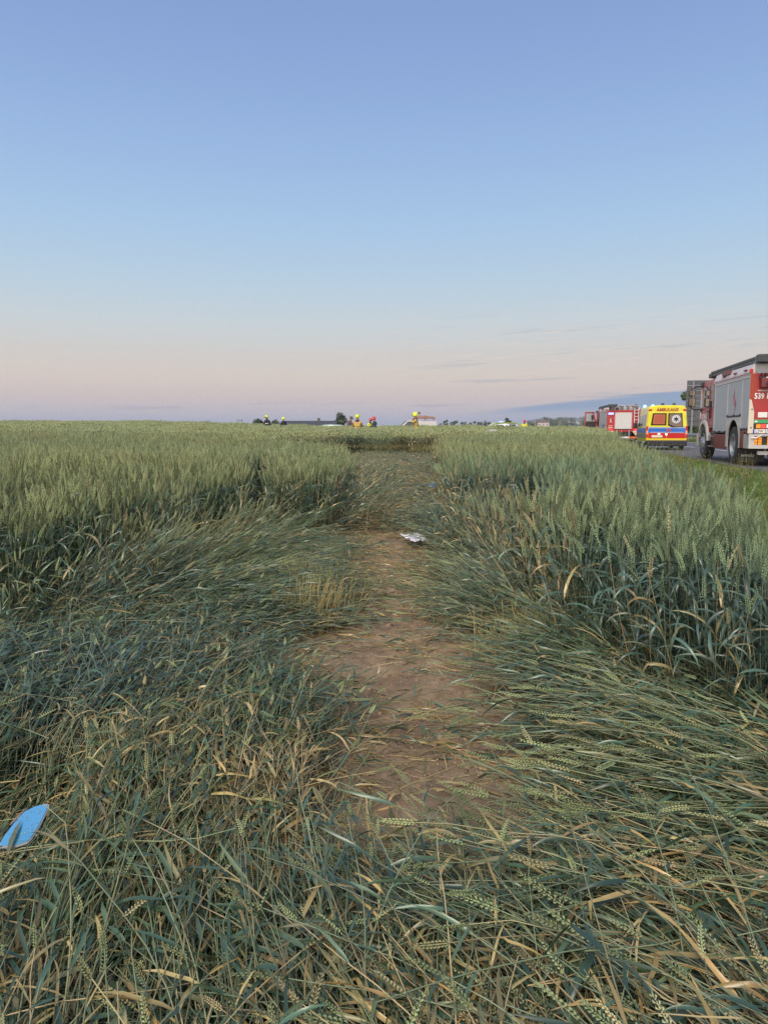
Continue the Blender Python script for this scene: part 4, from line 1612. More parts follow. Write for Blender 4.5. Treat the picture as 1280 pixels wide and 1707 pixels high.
        fin('stripe_symbol', bm, WTXT, rw)
        for s in (-1, 1):
            tl = box('tail_light_housing', (*sorted((s * .55, s * 1.12)), Y0 - .03, Y0, 1.05, 1.185), BLK, rw, bev=.005)
            for k, mm in ((0, AMB), (1, REDLIT), (2, PLATE)):
                x = s * (1.0 - k * .13)
                box('tail_lamp', (x - .055, x + .055, Y0 - .038, Y0 - .031, 1.065, 1.17), mm, rw)
        pl = box('number_plate', (-1.13, -.61, Y0 - .03, Y0 - .014, .925, 1.035), PLATE, rw)
        box('plate_band', (-1.13, -1.09, Y0 - .034, Y0 - .030, .925, 1.035), PBLUE, pl)
        text('plate_text', 'LSW 57', .115, TXT, (-1.07, Y0 - .033, .94), REAR, pl, sx=.9)
        # lower rear: white bumper with shelf, amber lamp block
        bm = bmesh.new()
        bx(bm, -HW, HW, cy - .16, cy + .1, .50, .60, bev=.01)
        bx(bm, -HW, -HW + .14, cy - .16, cy + .1, .60, .90)
        bx(bm, HW - .14, HW, cy - .16, cy + .1, .60, .90)
        bx(bm, -HW, HW, cy - .10, cy + .1, .84, .90)
        bp = fin('rear_bumper', bm, WHT, t)
        box('bumper_recess', (-HW + .14, HW - .14, cy - .04, cy + .08, .60, .84), BLK, bp)
        bm = bmesh.new()
        pipe(bm, [(-HW + .06, cy - .2, .80), (-HW + .18, cy - .22, .80), (-HW + .30, cy - .22, .87), (HW - .3, cy - .22, .87), (HW - .06, cy - .2, .80)], .016)
        fin('tow_rail', bm, STEEL, bp)
        for s in (-1, 1):
            for k in range(4):
                x = s * (HW - .20 - k * .11 - (.12 if k > 1 else 0))
                for j in range(3):
                    box('lamp_cell', (x - .045, x + .045, cy - .06, cy - .042, .61 + j * .075, .675 + j * .075), AMB, bp)
        # grating above the rear wall
        bm = bmesh.new()
        bx(bm, -HW + .12, HW - .02, cy - .01, cy + .03, 2.56, 2.63)
        bx(bm, -HW + .10, -HW + .17, cy - .01, cy + .03, 2.56, 2.98)
        bx(bm, HW - .12, HW - .05, cy - .01, cy + .03, 2.56, 2.98)
        bx(bm, -HW + .12, HW - .05, cy - .01, cy + .03, 2.93, 2.98)
        bx(bm, -HW + .17, HW - .12, cy + .005, cy + .015, 2.63, 2.93)
        fin('rear_railing', bm, STEEL, t)
    else:
        bm = bmesh.new()
        bx(bm, -HW, -.66, cy - .02, cy + .01, .92, 2.60)
        bx(bm, .66, HW, cy - .02, cy + .01, .92, 2.60)
        bx(bm, -.66, .66, cy - .02, cy + .01, 2.42, 2.60)
        rw = fin('rear_wall', bm, RED, t)
        Y0 = cy - .022
        bm = bmesh.new()
        for k in range(22):
            bx(bm, -.62, .62, cy - .015, cy + .0, 1.14 + k * .058, 1.195 + k * .058)
        rs = fin('rear_shutter', bm, mat('pale_shutter', (.58, .58, .56), .45, vary=.05), t)
        box('shutter_bar', (-.60, .60, cy - .03, cy - .015, 1.10, 1.15), BLK, rs)
        for s in (-1, 1):
            box('reflective_edge', (*sorted((s * .65, s * .69)), Y0 - .006, Y0, 1.1, 2.5), mat('pink_reflective', (.62, .10, .14), .4), rw)
            box('white_band', (*sorted((s * .72, s * 1.22)), Y0 - .006, Y0, .93, .98), WTXT, rw)
            box('tail_lamp', (*sorted((s * .80, s * 1.10)), Y0 - .03, Y0, 1.05, 1.14), REDLIT, rw)
            box('warning_lamp', (*sorted((s * .76, s * 1.14)), Y0 - .03, Y0, 2.26, 2.40), BLIT if s < 0 else REDD, rw)
        bm = bmesh.new()
        prism(bm, [(-1.02, 1.86), (-.96, 1.98), (-.90, 1.86)], Y0 - .006, Y0, 'y')
        prism(bm, [(-1.03, 1.68), (-1.0, 1.80), (-.90, 1.80), (-.88, 1.62), (-.94, 1.62), (-.95, 1.70)], Y0 - .006, Y0, 'y')
        bx(bm, -1.12, -.80, Y0 - .006, Y0, 1.36, 1.41)
        bx(bm, -1.12, -.80, Y0 - .006, Y0, 1.22, 1.28)
        fin('rear_marking', bm, mat('pale_marking', (.72, .50, .42), .5), rw)
        # access ladder on the right
        bm = bmesh.new()
        for x in (.80, 1.10):
            bx(bm, x - .025, x + .025, cy - .14, cy - .09, 1.2, 2.75)
        for k in range(6):
            cyl(bm, (.80, cy - .115, 1.35 + k * .25), (1.10, cy - .115, 1.35 + k * .25), .022, n=8)
        fin('access_ladder', bm, mat('ladder_white', (.62, .60, .60), .4), t)
        bm = bmesh.new()
        bx(bm, -.62, .62, cy + .02, cy + .3, .56, 1.10)
        fin('tow_recess', bm, BLK, t)
        for x in (-.45, .45):
            box('hose_post', (x - .03, x + .03, cy - .06, cy + .0, .56, 1.08), STEEL, t)
        bm = bmesh.new()
        bx(bm, -HW, HW, cy - .12, cy + .05, .42, .55)
        bp = fin('rear_bumper', bm, ORG, t)
        box('bumper_band', (-.45, .45, cy - .126, cy - .121, .43, .54), WTXT, bp)
        for s in (-1, 1):
            bm = bmesh.new()
            prism(bm, [(s * .72, .90), (s * 1.2, .90), (s * .96, .62)], cy - .05, cy - .02, 'y')
            fin('reflector', bm, mat('cream_reflector', (.62, .42, .30), .4), bp)
        # gear on the roof
        for k, (x, w_, h_) in enumerate(((-.9, .5, .16), (-.2, .4, .1), (.3, .3, .18), (.75, .35, .12), (.98, .2, .22))):
            box('gear_case', (x, x + w_ * .6, -1.3, -.6, 2.60, 2.86 + h_), mat('gear_brown_grey', (.20, .14, .14), .5, vary=.3), t, bev=.01)
    # mud flaps behind the rear wheels
    for s in (-1, 1):
        fl_ = box('mud_flap', (*sorted((s * 1.24, s * .56)), -.80, -.775, .10, .50), BLK, t)
        if near:
            text('flap_lettering', 'IVECO', .088, WTXT, (-1.17 if s < 0 else .63, -.803, .25), REAR, fl_, sx=1.35, bold=.002)
    box('underrun_bar', (-.95, .95, -1.62, -1.52, .33, .43), PLATE, t)
    if near:
        # lettering low on the cab door
        text('door_lettering', 'STRAŻ', .24, WTXT, (-HW + .028, 4.75, 1.40), LEFT, cab, sx=1.2, bold=.004)
    else:
        # driver's door stands wide open
        bm = bmesh.new()
        bx(bm, -2.20, -1.25, 4.86, 4.95, 1.25, 1.80)
        bx(bm, -2.20, -2.10, 4.86, 4.95, 1.80, 2.62)
        bx(bm, -2.10, -1.45, 4.86, 4.95, 2.53, 2.62)
        prism(bm, [(-1.25, 1.8), (-1.36, 1.8), (-1.55, 2.53), (-1.45, 2.62)], 4.86, 4.95, 'y')
        d = fin('open_door', bm, RED, t, )
        box('door_lining', (-2.12, -1.28, 4.845, 4.858, .85, 1.80), BLK, d)
        box('door_pane', (-2.10, -1.44, 4.90, 4.91, 1.80, 2.53), mat('clear_pane', (.30, .34, .36), .05, spec=.6), d)
        bm = bmesh.new()
        bx(bm, -1.66, -1.5, 4.78, 4.86, 1.95, 2.35, bev=.02)
        fin('door_mirror', bm, BLK, d)
    return t


HD = math.radians(12.5)
fr, rt = Vector((math.sin(HD), math.cos(HD), 0)), Vector((math.cos(HD), -math.sin(HD), 0))
p1 = Vector((10.42, 22.0, 0)) + rt * 1.25
fire_engine((p1.x, p1.y, .525), HD, 'large red fire engine with silver shutters and roof ladder, cut by the right picture edge', True)
H2 = math.radians(9.0)
p2 = Vector((17.4 + 1.25, 57.5, 0)) + Vector((math.sin(H2), math.cos(H2), 0)) * 1.66
fire_engine((p2.x, p2.y, .46), H2, 'distant red fire engine with pale rear shutter and its cab door standing open', False)


# ------------------------------------------------------------------ lofted vehicles
def loft(name, secs, m, parent, cap=True, smooth=False):
    """secs: list of (y, [(x,z)...]) with equal counts"""
    bm = bmesh.new()
    rows = [[bm.verts.new((x, y, z)) for x, z in ps] for y, ps in secs]
    n = len(rows[0])
    for a, b in zip(rows, rows[1:]):
        for k in range(n):
            bm.faces.new((a[k], a[(k + 1) % n], b[(k + 1) % n], b[k]))
    if cap:
        bm.faces.new(rows[0])
        bm.faces.new(rows[-1][::-1])
    o = fin(name, bm, m, parent, smooth=smooth)
    return o


def van_sec(hw, z0, zb, zt, wt, r=.12):
    return [(-hw * .96, z0), (-hw, z0 + .12), (-hw, zb), (-wt - (hw - wt) * .15, zt - r * 1.3), (-wt + r * .6, zt - r * .25), (-wt * .5, zt), (wt * .5, zt), (wt - r * .6, zt - r * .25), (wt + (hw - wt) * .15, zt - r * 1.3), (hw, zb), (hw, z0 + .12), (hw * .96, z0)]


def ambulance(loc, heading):
    t = thing('ambulance', 'yellow ambulance with blue and red rear bands, between the two fire engines', 'ambulance', loc, -heading)
    hw = .99
    secs = [(0.0, van_sec(hw - .03, .42, 1.15, 2.20, .84)), (.06, van_sec(hw, .38, 1.15, 2.26, .88)), (3.4, van_sec(hw, .36, 1.15, 2.28, .88)), (3.75, van_sec(hw, .36, 1.15, 2.15, .86)), (4.35, van_sec(hw - .02, .36, 1.1, 1.45, .84)), (5.0, van_sec(hw - .06, .38, .85, 1.15, .8)), (5.2, van_sec(hw - .14, .42, .75, .95, .74))]
    body = loft('body', secs, YEL, t)
    # rear details, y<0 faces the viewer
    def R(name, x0, x1, z0, z1, m, d=.006, par=body, y=0.0):
        return box(name, (x0, x1, y - d, y, z0, z1), m, par)
    doors = box('rear_door', (-.90, -.004, -.03, 0, .60, 1.93), YEL, t, bev=.012)
    doors2 = box('rear_door', (.004, .90, -.03, 0, .60, 1.93), YEL, t, bev=.012)
    for s, d in ((-1, doors), (1, doors2)):
        a, b = sorted((s * .06, s * .76))
        bm = bmesh.new()
        lo = 1.13
        pts = [(s * .04, 1.86), (s * .70, 1.86), (s * .78, 1.26 if s < 0 else 1.15), (s * .30, 1.25 if s < 0 else 1.13), (s * .04, 1.25)]
        prism(bm, pts, -.040, -.031, 'y')
        w = fin('rear_window', bm, GLASS, d)
        bm = bmesh.new()
        pts2 = [(s * .10, 1.81), (s * .64, 1.81), (s * .70, 1.31 if s < 0 else 1.20), (s * .32, 1.30 if s < 0 else 1.19), (s * .10, 1.30)]
        prism(bm, pts2, -.044, -.041, 'y')
        fin('window_film', bm, mat('orange_film' if s < 0 else 'brown_film', (.40, .13, .06) if s < 0 else (.20, .15, .12), .25, vary=.15, vscale=6), w)
        if s > 0:
            bm = bmesh.new()
            cyl(bm, (.42, -.050, 1.56), (.42, -.045, 1.56), .205, n=28)
            fin('emblem_disc', bm, WTXT, w)
            bm = bmesh.new()
            for k in range(3):
                a_ = math.radians(60 * k)
                dx_, dz_ = math.sin(a_), math.cos(a_)
                L_, W_ = .13, .03
                pts = [(.42 + dx_ * L_ * i - dz_ * W_ * j, 1.56 + dz_ * L_ * i + dx_ * W_ * j) for i, j in ((1, 1), (1, -1), (-1, -1), (-1, 1))]
                prism(bm, pts, -.055 - .0008 * k, -.0505, 'y')
            fin('six_armed_star', bm, TXT, w)
            bm = bmesh.new()
            ring = [bm.verts.new((.42 + r_ * math.cos(6.28318 * k / 32), -.0535, 1.56 + r_ * math.sin(6.28318 * k / 32))) for r_ in (.16, .178) for k in range(32)]
            for k in range(32):
                bm.faces.new((ring[k], ring[(k + 1) % 32], ring[32 + (k + 1) % 32], ring[32 + k]))
            fin('emblem_ring', bm, BLU, w)
        else:
            bm = bmesh.new()
            for r0, r1 in ((.17, .20), (.10, .125)):
                ring = [bm.verts.new((-.38 + r_ * math.cos(6.28318 * k / 28), -.048, 1.56 + r_ * math.sin(6.28318 * k / 28))) for r_ in (r0, r1) for k in range(28)]
                for k in range(28):
                    bm.faces.new((ring[k], ring[(k + 1) % 28], ring[28 + (k + 1) % 28], ring[28 + k]))
            fin('emblem_ring', bm, mat('pale_red_print', (.42, .06, .05), .4), w)
            text('emblem_letter', 'P', .16, mat('pale_red_print', (.42, .06, .05), .4), (-.42, -.047, 1.50), REAR, w, bold=.003)
        box('blue_band', (*sorted((s * .012, s * .89)), -.036, -.031, .87, 1.16), BLU, d)
        box('white_line', (*sorted((s * .012, s * .89)), -.040, -.0365, 1.115, 1.135), WTXT, d)
        box('white_line', (*sorted((s * .012, s * .80)), -.040, -.0365, .895, .91), WTXT, d)
        box('red_band', (*sorted((s * .012, s * .89)), -.036, -.031, .605, .86), mat('band_red', (.50, .012, .014), .35), d)
        # tall tail lamps
        bm = bmesh.new()
        bx(bm, *sorted((s * .895, s * .985)), -.025, .05, .62, 1.22, bev=.02)
        tl = fin('tail_lamp', bm, REDL, t)
        box('lamp_segment', (*sorted((s * .905, s * .975)), -.032, -.026, .80, .98), mat('pink_lens', (.72, .30, .26), .3, emit=(1, .3, .2), estr=.3), tl)
        R('red_square', *sorted((s * .74, s * .90)), 1.97, 2.07, mat('band_red', (.5, .012, .014), .35), .012, body, 0.0)
    text('ambulance_lettering', 'AMBULANS', .235, mat('letter_red', (.36, .02, .02), .4), (0, -.012, 1.955), REAR, body, sx=.86, bold=.006, align='CENTER', extrude=.004)
    box('yellow_strip', (-.95, .95, -.05, .0, .50, .585), mat('strip_yellow', (.80, .55, .03), .4), t)
    box('rear_bumper', (-.98, .98, -.10, .12, .20, .49), BLK, t, bev=.04)
    pl = box('number_plate', (-.72, -.20, -.055, -.041, .64, .75), mat('plate_cream', (.70, .66, .50), .4), t)
    box('plate_lamp', (-.42, -.32, -.06, -.041, .79, .84), WLIT, t)
    box('door_lamp', (-.06, .02, -.06, -.041, .76, .83), WLIT, t)
    bm = bmesh.new()
    prism(bm, [(-.02, 1.0), (.10, 1.10), (.22, 1.0), (.22, .93), (.10, .99), (-.02, .90)], -.047, -.042, 'y')
    fin('chevron', bm, mat('pale_red_print', (.42, .06, .05), .4), doors2)
    # beacons
    for x, y, m_ in ((-.72, 3.3, CYLIT), (-.35, 3.0, CYLIT), (-.2, .35, DKM), (.35, .35, DKM)):
        bm = bmesh.new()
        cyl(bm, (x, y, 2.24), (x, y, 2.34), .09, .08, 14)
        ball(bm, (x, y, 2.34), .08, 6, 14, (1, 1, .6))
        fin('beacon', bm, m_, t, smooth=True)
    # flanks
    for s in (-1, 1):
        X = s * (hw + .002)
        def S(name, y0, y1, z0, z1, m, par=body):
            return box(name, (*sorted((X - s * .004, X + s * .006)), y0, y1, z0, z1), m, par)
        S('side_stripe', .1, 4.3, .87, 1.12, BLU)
        S('side_stripe', .1, 4.3, .60, .84, mat('flank_grey', (.20, .20, .22), .3))
        for y0, y1 in ((.5, 1.5), (1.7, 2.7)):
            bm = bmesh.new()
            v = [(s * (hw + .004), y0, 1.22), (s * (hw + .004), y1, 1.22), (s * (hw - .065), y1, 1.82), (s * (hw - .065), y0, 1.82)]
            prism_pts = [bm.verts.new(p) for p in v] + [bm.verts.new((p[0] - s * .03, p[1], p[2])) for p in v]
            for f in ((0, 1, 2, 3), (7, 6, 5, 4), (0, 4, 5, 1), (1, 5, 6, 2), (2, 6, 7, 3), (3, 7, 4, 0)):
                bm.faces.new([prism_pts[i] for i in f])
            fin('side_window', bm, GLASS, body)
        bm = bmesh.new()
        v = [(s * (hw + .004), 2.95, 1.22), (s * (hw + .003), 4.05, 1.20), (s * (hw - .055), 3.72, 1.75), (s * (hw - .065), 2.95, 1.82)]
        pp = [bm.verts.new(p) for p in v] + [bm.verts.new((p[0] - s * .03, p[1], p[2])) for p in v]
        for f in ((0, 1, 2, 3), (7, 6, 5, 4), (0, 4, 5, 1), (1, 5, 6, 2), (2, 6, 7, 3), (3, 7, 4, 0)):
            bm.faces.new([pp[i] for i in f])
        fin('front_side_window', bm, GLASS, body)
        bm = bmesh.new()
        bx(bm, *sorted((s * (hw + .02), s * (hw + .22))), 3.95, 4.1, 1.1, 1.42, bev=.03)
        bx(bm, *sorted((s * (hw - .02), s * (hw + .05))), 3.98, 4.05, 1.15, 1.2)
        fin('wing_mirror', bm, BLK, t)
        for y in (.95, 4.25):
            wheel(t, s * (hw - .02), y, .33, .21, s, rimr=.6)
    bm = bmesh.new()
    v = [(-.80, 3.79, 2.06), (.80, 3.79, 2.06), (.88, 4.33, 1.50), (-.88, 4.33, 1.50)]
    pp = [bm.verts.new((p[0], p[1], p[2] + .03)) for p in v] + [bm.verts.new(p) for p in v]
    for f in ((0, 1, 2, 3), (7, 6, 5, 4), (0, 4, 5, 1), (1, 5, 6, 2), (2, 6, 7, 3), (3, 7, 4, 0)):
        bm.faces.new([pp[i] for i in f])
    fin('windscreen', bm, GLASS, body)
    return t


H3 = math.radians(13.0)
p3 = Vector((13.35 + 1.0, 37.4, 0))
ambulance((p3.x, p3.y, .515), H3)


def car(name, label, cat, loc, rz, L, hw, prof, bodym, roofm, groove=None, wr=.31, glass_bays=(), wheels=(.8, 3.4), zb=.9):
    """prof: list of (y, ztop, halfwidth at top); windows as bays along the upper side"""
    t = thing(name, label, cat, loc, rz)
    def sec(y, zt, wt, k):
        z0 = .28
        if zt <= zb + .12:
            return [(-hw * k, z0), (-hw * k, zt - .14), (-hw * k * .93, zt - .03), (-hw * .5, zt), (hw * .5, zt), (hw * k * .93, zt - .03), (hw * k, zt - .14), (hw * k, z0)]
        return [(-hw * k, z0), (-hw * k, zb), (-wt, zt - .07), (-wt * .6, zt), (wt * .6, zt), (wt, zt - .07), (hw * k, zb), (hw * k, z0)]
    secs = [(y, sec(y, zt, wt, k)) for y, zt, wt, k in prof]
    body = loft('body', secs, bodym, t, smooth=False)
    for s in (-1, 1):
        for (y0, y1, ya, yb, zt, wt) in glass_bays:
            bm = bmesh.new()
            e = .012
            def P_(y, z):
                u = (z - zb) / (zt - .07 - zb)
                return (s * (hw + (wt - hw) * u + e), y, z)
            v = [P_(y0, zb + .05), P_(y1, zb + .05), P_(yb, zt - .12), P_(ya, zt - .12)]
            pp = [bm.verts.new(p) for p in v] + [bm.verts.new((p[0] - s * .03, p[1], p[2])) for p in v]
            for f in ((0, 1, 2, 3), (7, 6, 5, 4), (0, 4, 5, 1), (1, 5, 6, 2), (2, 6, 7, 3), (3, 7, 4, 0)):
                bm.faces.new([pp[i] for i in f])
            fin('side_window', bm, GLASS, body)
        for y in wheels:
            wheel(t, s * (hw - .02), y, wr, .2, s, rimr=.6)
        bm = bmesh.new()
        yf = prof[-1][0]
        bx(bm, *sorted((s * (hw - .02), s * (hw + .18))), wheels[1] - .55, wheels[1] - .42, zb + .02, zb + .17, bev=.02)
        fin('wing_mirror', bm, bodym, t)
        box('headlight', (*sorted((s * hw * .5, s * hw * .82)), yf - .02, yf + .015, .55, .68), PLATE, t)
        box('tail_lamp', (*sorted((s * hw * .6, s * hw * .92)), prof[0][0] - .02, prof[0][0] + .02, .72, .95), REDL, t)
    return t, body


def slab(name, v, d, m, parent):
    bm = bmesh.new()
    pp = [bm.verts.new(p) for p in v] + [bm.verts.new((p[0], p[1], p[2] - d)) for p in v]
    for f in ((0, 1, 2, 3), (7, 6, 5, 4), (0, 4, 5, 1), (1, 5, 6, 2), (2, 6, 7, 3), (3, 7, 4, 0)):
        bm.faces.new([pp[i] for i in f])
    return fin(name, bm, m, parent)


def at_px(px, y):
    return (px - 640.0) / 1219.0 * y


def gz(x, y):
    return float(height(x, y))


# white van beyond the field, nose to the left
Yv = 62.0
vx = at_px(727, Yv)
vt, vb = car('van', 'white van with a rack and gear on its roof, parked beyond the wheat', 'van', (vx, Yv, .55), math.pi / 2, 4.4, .88,
             [(0, 1.30, .74, .97), (.05, 1.74, .76, 1), (2.0, 1.80, .77, 1), (2.5, 1.78, .76, 1), (3.35, 1.12, .74, 1), (3.45, 1.02, .74, 1), (4.2, .86, .7, .96), (4.35, .7, .68, .9)], WHT, WHT,
             glass_bays=((1.75, 2.95, 1.75, 2.45, 1.78, .77),), wheels=(.75, 3.55), zb=1.02)
slab('windscreen', [(-.66, 2.56, 1.76), (.66, 2.56, 1.76), (.72, 3.32, 1.17), (-.72, 3.32, 1.17)], .02, mat('pale_windscreen', (.10, .16, .20), .06, spec=.8), vb)
bm = bmesh.new()
for x in (-.55, .55):
    bx(bm, x - .03, x + .03, .15, 1.75, 1.92, 1.98)
for y in (.25, .95, 1.65):
    bx(bm, -.6, .6, y - .025, y + .025, 1.86, 1.92)
    for x in (-.55, .55):
        bx(bm, x - .02, x + .02, y - .02, y + .02, 1.78, 1.9)
bx(bm, -.4, .3, .3, 1.7, 1.98, 2.10, bev=.02)
bx(bm, -.2, .4, .8, 1.65, 2.10, 2.17, bev=.02)
cyl(bm, (-.3, .15, 2.0), (-.3, 1.9, 2.14), .035)
fin('roof_rack', bm, mat('rack_brown', (.30, .17, .13), .5, vary=.2), vt)
bm = bmesh.new()
cyl(bm, (0, 1.45, 2.1), (0, 1.45, 2.45), .025)
cyl(bm, (0, 1.35, 2.40), (0, 1.55, 2.42), .06, .12)
bx(bm, -.1, .1, 1.75, 1.95, 2.3, 2.42, bev=.01)
cyl(bm, (0, 1.55, 2.35), (0, 1.85, 2.38), .02)
fin('light_mast', bm, mat('mast_brown', (.26, .18, .15), .5), vt)

# silver and yellow-green patrol car
POL = mat('patrol_silver', (.50, .52, .54), .3, .5)
HIV = mat('hi_vis_yellow', (.62, .80, .04), .4)
Yc = 58.0
ct, cb = car('car', 'patrol car with yellow-green stripes framing its windows, right of the white van', 'car', (at_px(872, Yc), Yc, .62), math.pi / 2, 4.3, .88,
             [(0, .95, .70, .95), (.12, 1.05, .70, .98), (.75, 1.42, .60, 1), (1.5, 1.48, .60, 1), (2.3, 1.42, .60, 1), (3.1, .98, .66, 1), (4.1, .78, .66, .95), (4.3, .6, .62, .88)], POL, POL,
             glass_bays=((.55, 1.6, .85, 1.6, 1.45, .60), (1.68, 2.85, 1.68, 2.30, 1.43, .60)), wheels=(.8, 3.4), zb=.92)
slab('windscreen', [(-.52, 2.36, 1.42), (.52, 2.36, 1.42), (.66, 3.05, 1.02), (-.66, 3.05, 1.02)], .015, mat('pale_windscreen', (.10, .16, .20), .06, spec=.8), cb)
for s in (-1, 1):
    bm = bmesh.new()
    pts = [(.05, .98), (.68, 1.415), (1.5, 1.475), (2.35, 1.41), (3.05, 1.0)]
    for (ya, za), (yb, zb_) in zip(pts, pts[1:]):
        v = [(s * .68, ya, za + .03), (s * .68, yb, zb_ + .03), (s * .62, yb, zb_ - .05), (s * .62, ya, za - .05)]
        hwv = [bm.verts.new(q) for q in v] + [bm.verts.new((q[0] - s * .06, q[1], q[2])) for q in v]
        for f in ((0, 1, 2, 3), (7, 6, 5, 4), (0, 4, 5, 1), (1, 5, 6, 2), (2, 6, 7, 3), (3, 7, 4, 0)):
            bm.faces.new([hwv[i] for i in f])
    fin('reflective_stripe', bm, HIV, cb)
bm = bmesh.new()
bx(bm, -.5, .5, 1.75, 1.95, 1.49, 1.58, bev=.02)
fin('light_bar', bm, mat('beacon_pale_blue', (.25, .4, .7), .2, emit=(.5, .7, 1), estr=.8), ct)

# grey-green car whose roof just shows left of the firefighters
Yg = 60.0
car('car', 'pale grey-green car, only its roof showing over the wheat near the dark barn', 'car', (at_px(580, Yg), Yg, .55), math.pi / 2, 4.0, .84,
    [(0, .95, .70, .95), (.1, 1.2, .66, .98), (.5, 1.40, .60, 1), (1.3, 1.45, .60, 1), (2.0, 1.40, .60, 1), (2.9, .98, .66, 1), (3.8, .78, .66, .95), (4.0, .6, .62, .88)], mat('grey_green_paint', (.30, .36, .33), .35, .3), POL,
    glass_bays=((.5, 1.4, .75, 1.4, 1.42, .60), (1.48, 2.6, 1.48, 2.05, 1.40, .60)), wheels=(.75, 3.2), zb=.92)

# ------------------------------------------------------------------ people
SKIN = mat('skin', (.42, .24, .17), .5)


def person(loc, face, label, jacket, trousers, helmetm, pose='stand', trim=None, h=1.78, lean=0.0, arms='down', carry=None, helm=True):
    """face: heading the person looks towards, clockwise from +Y"""
    t = thing('person', label, 'person', loc, -face, None)
    k = h / 1.80
    L = lean
    # joints: y forward
    fw = math.sin(L)
    J = {
        'pel': (0, 0, .95), 'spn': (0, fw * .22, 1.13), 'chs': (0, fw * .42, 1.34), 'nck': (0, fw * .58 + .01, 1.50), 'hd0': (0, fw * .66 + .02, 1.58), 'hd1': (0, fw * .75 + .03, 1.70),
    }
    V, R_, E = [], [], []

    def add(p, r, par=None, rr=None):
        V.append(Vector(p) * k)
        R_.append((r * k, (rr or r) * k))
        if par is not None:
            E.append((par, len(V) - 1))
        return len(V) - 1
    pel = add(J['pel'], .165, None, .13)
    spn = add(J['spn'], .165, pel, .125)
    chs = add(J['chs'], .185, spn, .135)
    nb = add(J['nck'], .085, chs, .08)
    h0 = add(J['hd0'], .07, nb, .075)
    h1 = add(J['hd1'], .085, h0, .098)
    for s in (-1, 1):
        st = .10 if pose == 'stand' else .16
        hp = add((s * .11, 0, .86), .105, pel)
        kn = add((s * (.12 + st * .2), .03 if s > 0 else .02, .48), .075, hp)
        an = add((s * (.13 + st * .4), -.02, .11), .05, kn)
        to = add((s * (.14 + st * .5), .14, .05), .045, an)
        sh = add((s * .19, fw * .50, 1.42), .085, chs)
        if arms == 'down':
            el_ = (s * .27, fw * .5 - .03, 1.15)
            wr = (s * .27, fw * .5 + .08, .92)
        elif arms == 'fold':
            el_ = (s * .28, fw * .5 + .0, 1.14)
            wr = (s * .10, fw * .5 + .24, 1.12)
        elif arms == 'head':
            el_ = (s * .30, fw * .5 + .10, 1.28)
            wr = (s * .12, fw * .5 + .18, 1.48)
        else:
            el_ = (s * .26, fw * .5 + .14, 1.18)
            wr = (s * .16, fw * .5 + .36, 1.16)
        e_ = add(el_, .06, sh)
        w_ = add(wr, .04, e_)
        d = (Vector(wr) - Vector(el_)).normalized()
        pm = Vector(wr) + d * .06
        hn = add(pm, .038, w_, .022)
        side = Vector((1, 0, 0)) if abs(d.x) < .7 else Vector((0, 0, 1))
        for f in range(4):
            b = pm + side * (f - 1.5) * .02 + d * .03
            a = add(b, .0095, hn)
            add(b + d * (.045 - .006 * abs(f - 1.3)) + Vector((0, .006, -.006)), .0075, a)
        th = pm - side * .035 * s
        add(th + d * .01, .010, w_)
    me = bpy.data.meshes.new('body')
    me.from_pydata([tuple(v) for v in V], E, [])
    o = bpy.data.objects.new('tmp_body', me)
    COL.objects.link(o)
    md = o.modifiers.new('skin', 'SKIN')
    md.use_smooth_shade = True
    sv = me.skin_vertices[0].data
    for i, r in enumerate(R_):
        sv[i].radius = r
        sv[i].use_root = (i == 0)
    sb = o.modifiers.new('sub', 'SUBSURF')
    sb.levels = sb.render_levels = 1
    dg = bpy.context.evaluated_depsgraph_get()
    m2 = bpy.data.meshes.new_from_object(o.evaluated_get(dg))
    bpy.data.objects.remove(o)
    m2.name = 'body'
    m2.materials.clear()
    for m in (jacket, trousers, SKIN, BLK):
        m2.materials.append(m)
    cos = np.empty(len(m2.vertices) * 3, np.float32)
    m2.vertices.foreach_get('co', cos)
    cos = cos.reshape(-1, 3) / k
    mi = []
    for p in m2.polygons:
        c = cos[list(p.vertices)].mean(0)
        if c[2] > 1.50 and abs(c[0]) < .12:
            mi.append(2)
        elif c[2] < .14:
            mi.append(3)
        elif c[2] < .86 and abs(c[0]) < .24:
            mi.append(1)
        else:
            mi.append(0)
    m2.polygons.foreach_set('material_index', np.array(mi, np.int32))
    b = bpy.data.objects.new('body', m2)
    COL.objects.link(b)
    b.parent = t
    hc = Vector(J['hd1']) * k
    # face: nose, ears, eyes, mouth
    bm = bmesh.new()
    ball(bm, hc + Vector((0, .105, -.045)) * k, .016 * k, 6, 8, (.8, 1.2, 1.3))
    for s in (-1, 1):
        ball(bm, hc + Vector((s * .088, 0, -.04)) * k, .028 * k, 6, 8, (.35, .8, 1.2))
    fin('ears_and_nose', bm, SKIN, t, smooth=True)
    bm = bmesh.new()
    for s in (-1, 1):
        ball(bm, hc + Vector((s * .034, .092, -.012)) * k, .011 * k, 6, 8)
    ball(bm, hc + Vector((0, .092, -.085)) * k, .014 * k, 5, 8, (1.6, .4, .4))
    fin('eyes_and_mouth', bm, mat('dark_brown', (.07, .03, .025), .4), t, smooth=True)
    # helmet: deep shell with brim and rear skirt
    bm = bmesh.new()
    ball(bm, hc + Vector((0, -.01, .03)) * k, .138 * k, 14, 20, (.92, 1.08, .95))
    geom = [v for v in bm.verts if v.co.z < hc.z - .035 * k]
    bmesh.ops.delete(bm, geom=geom, context='VERTS')
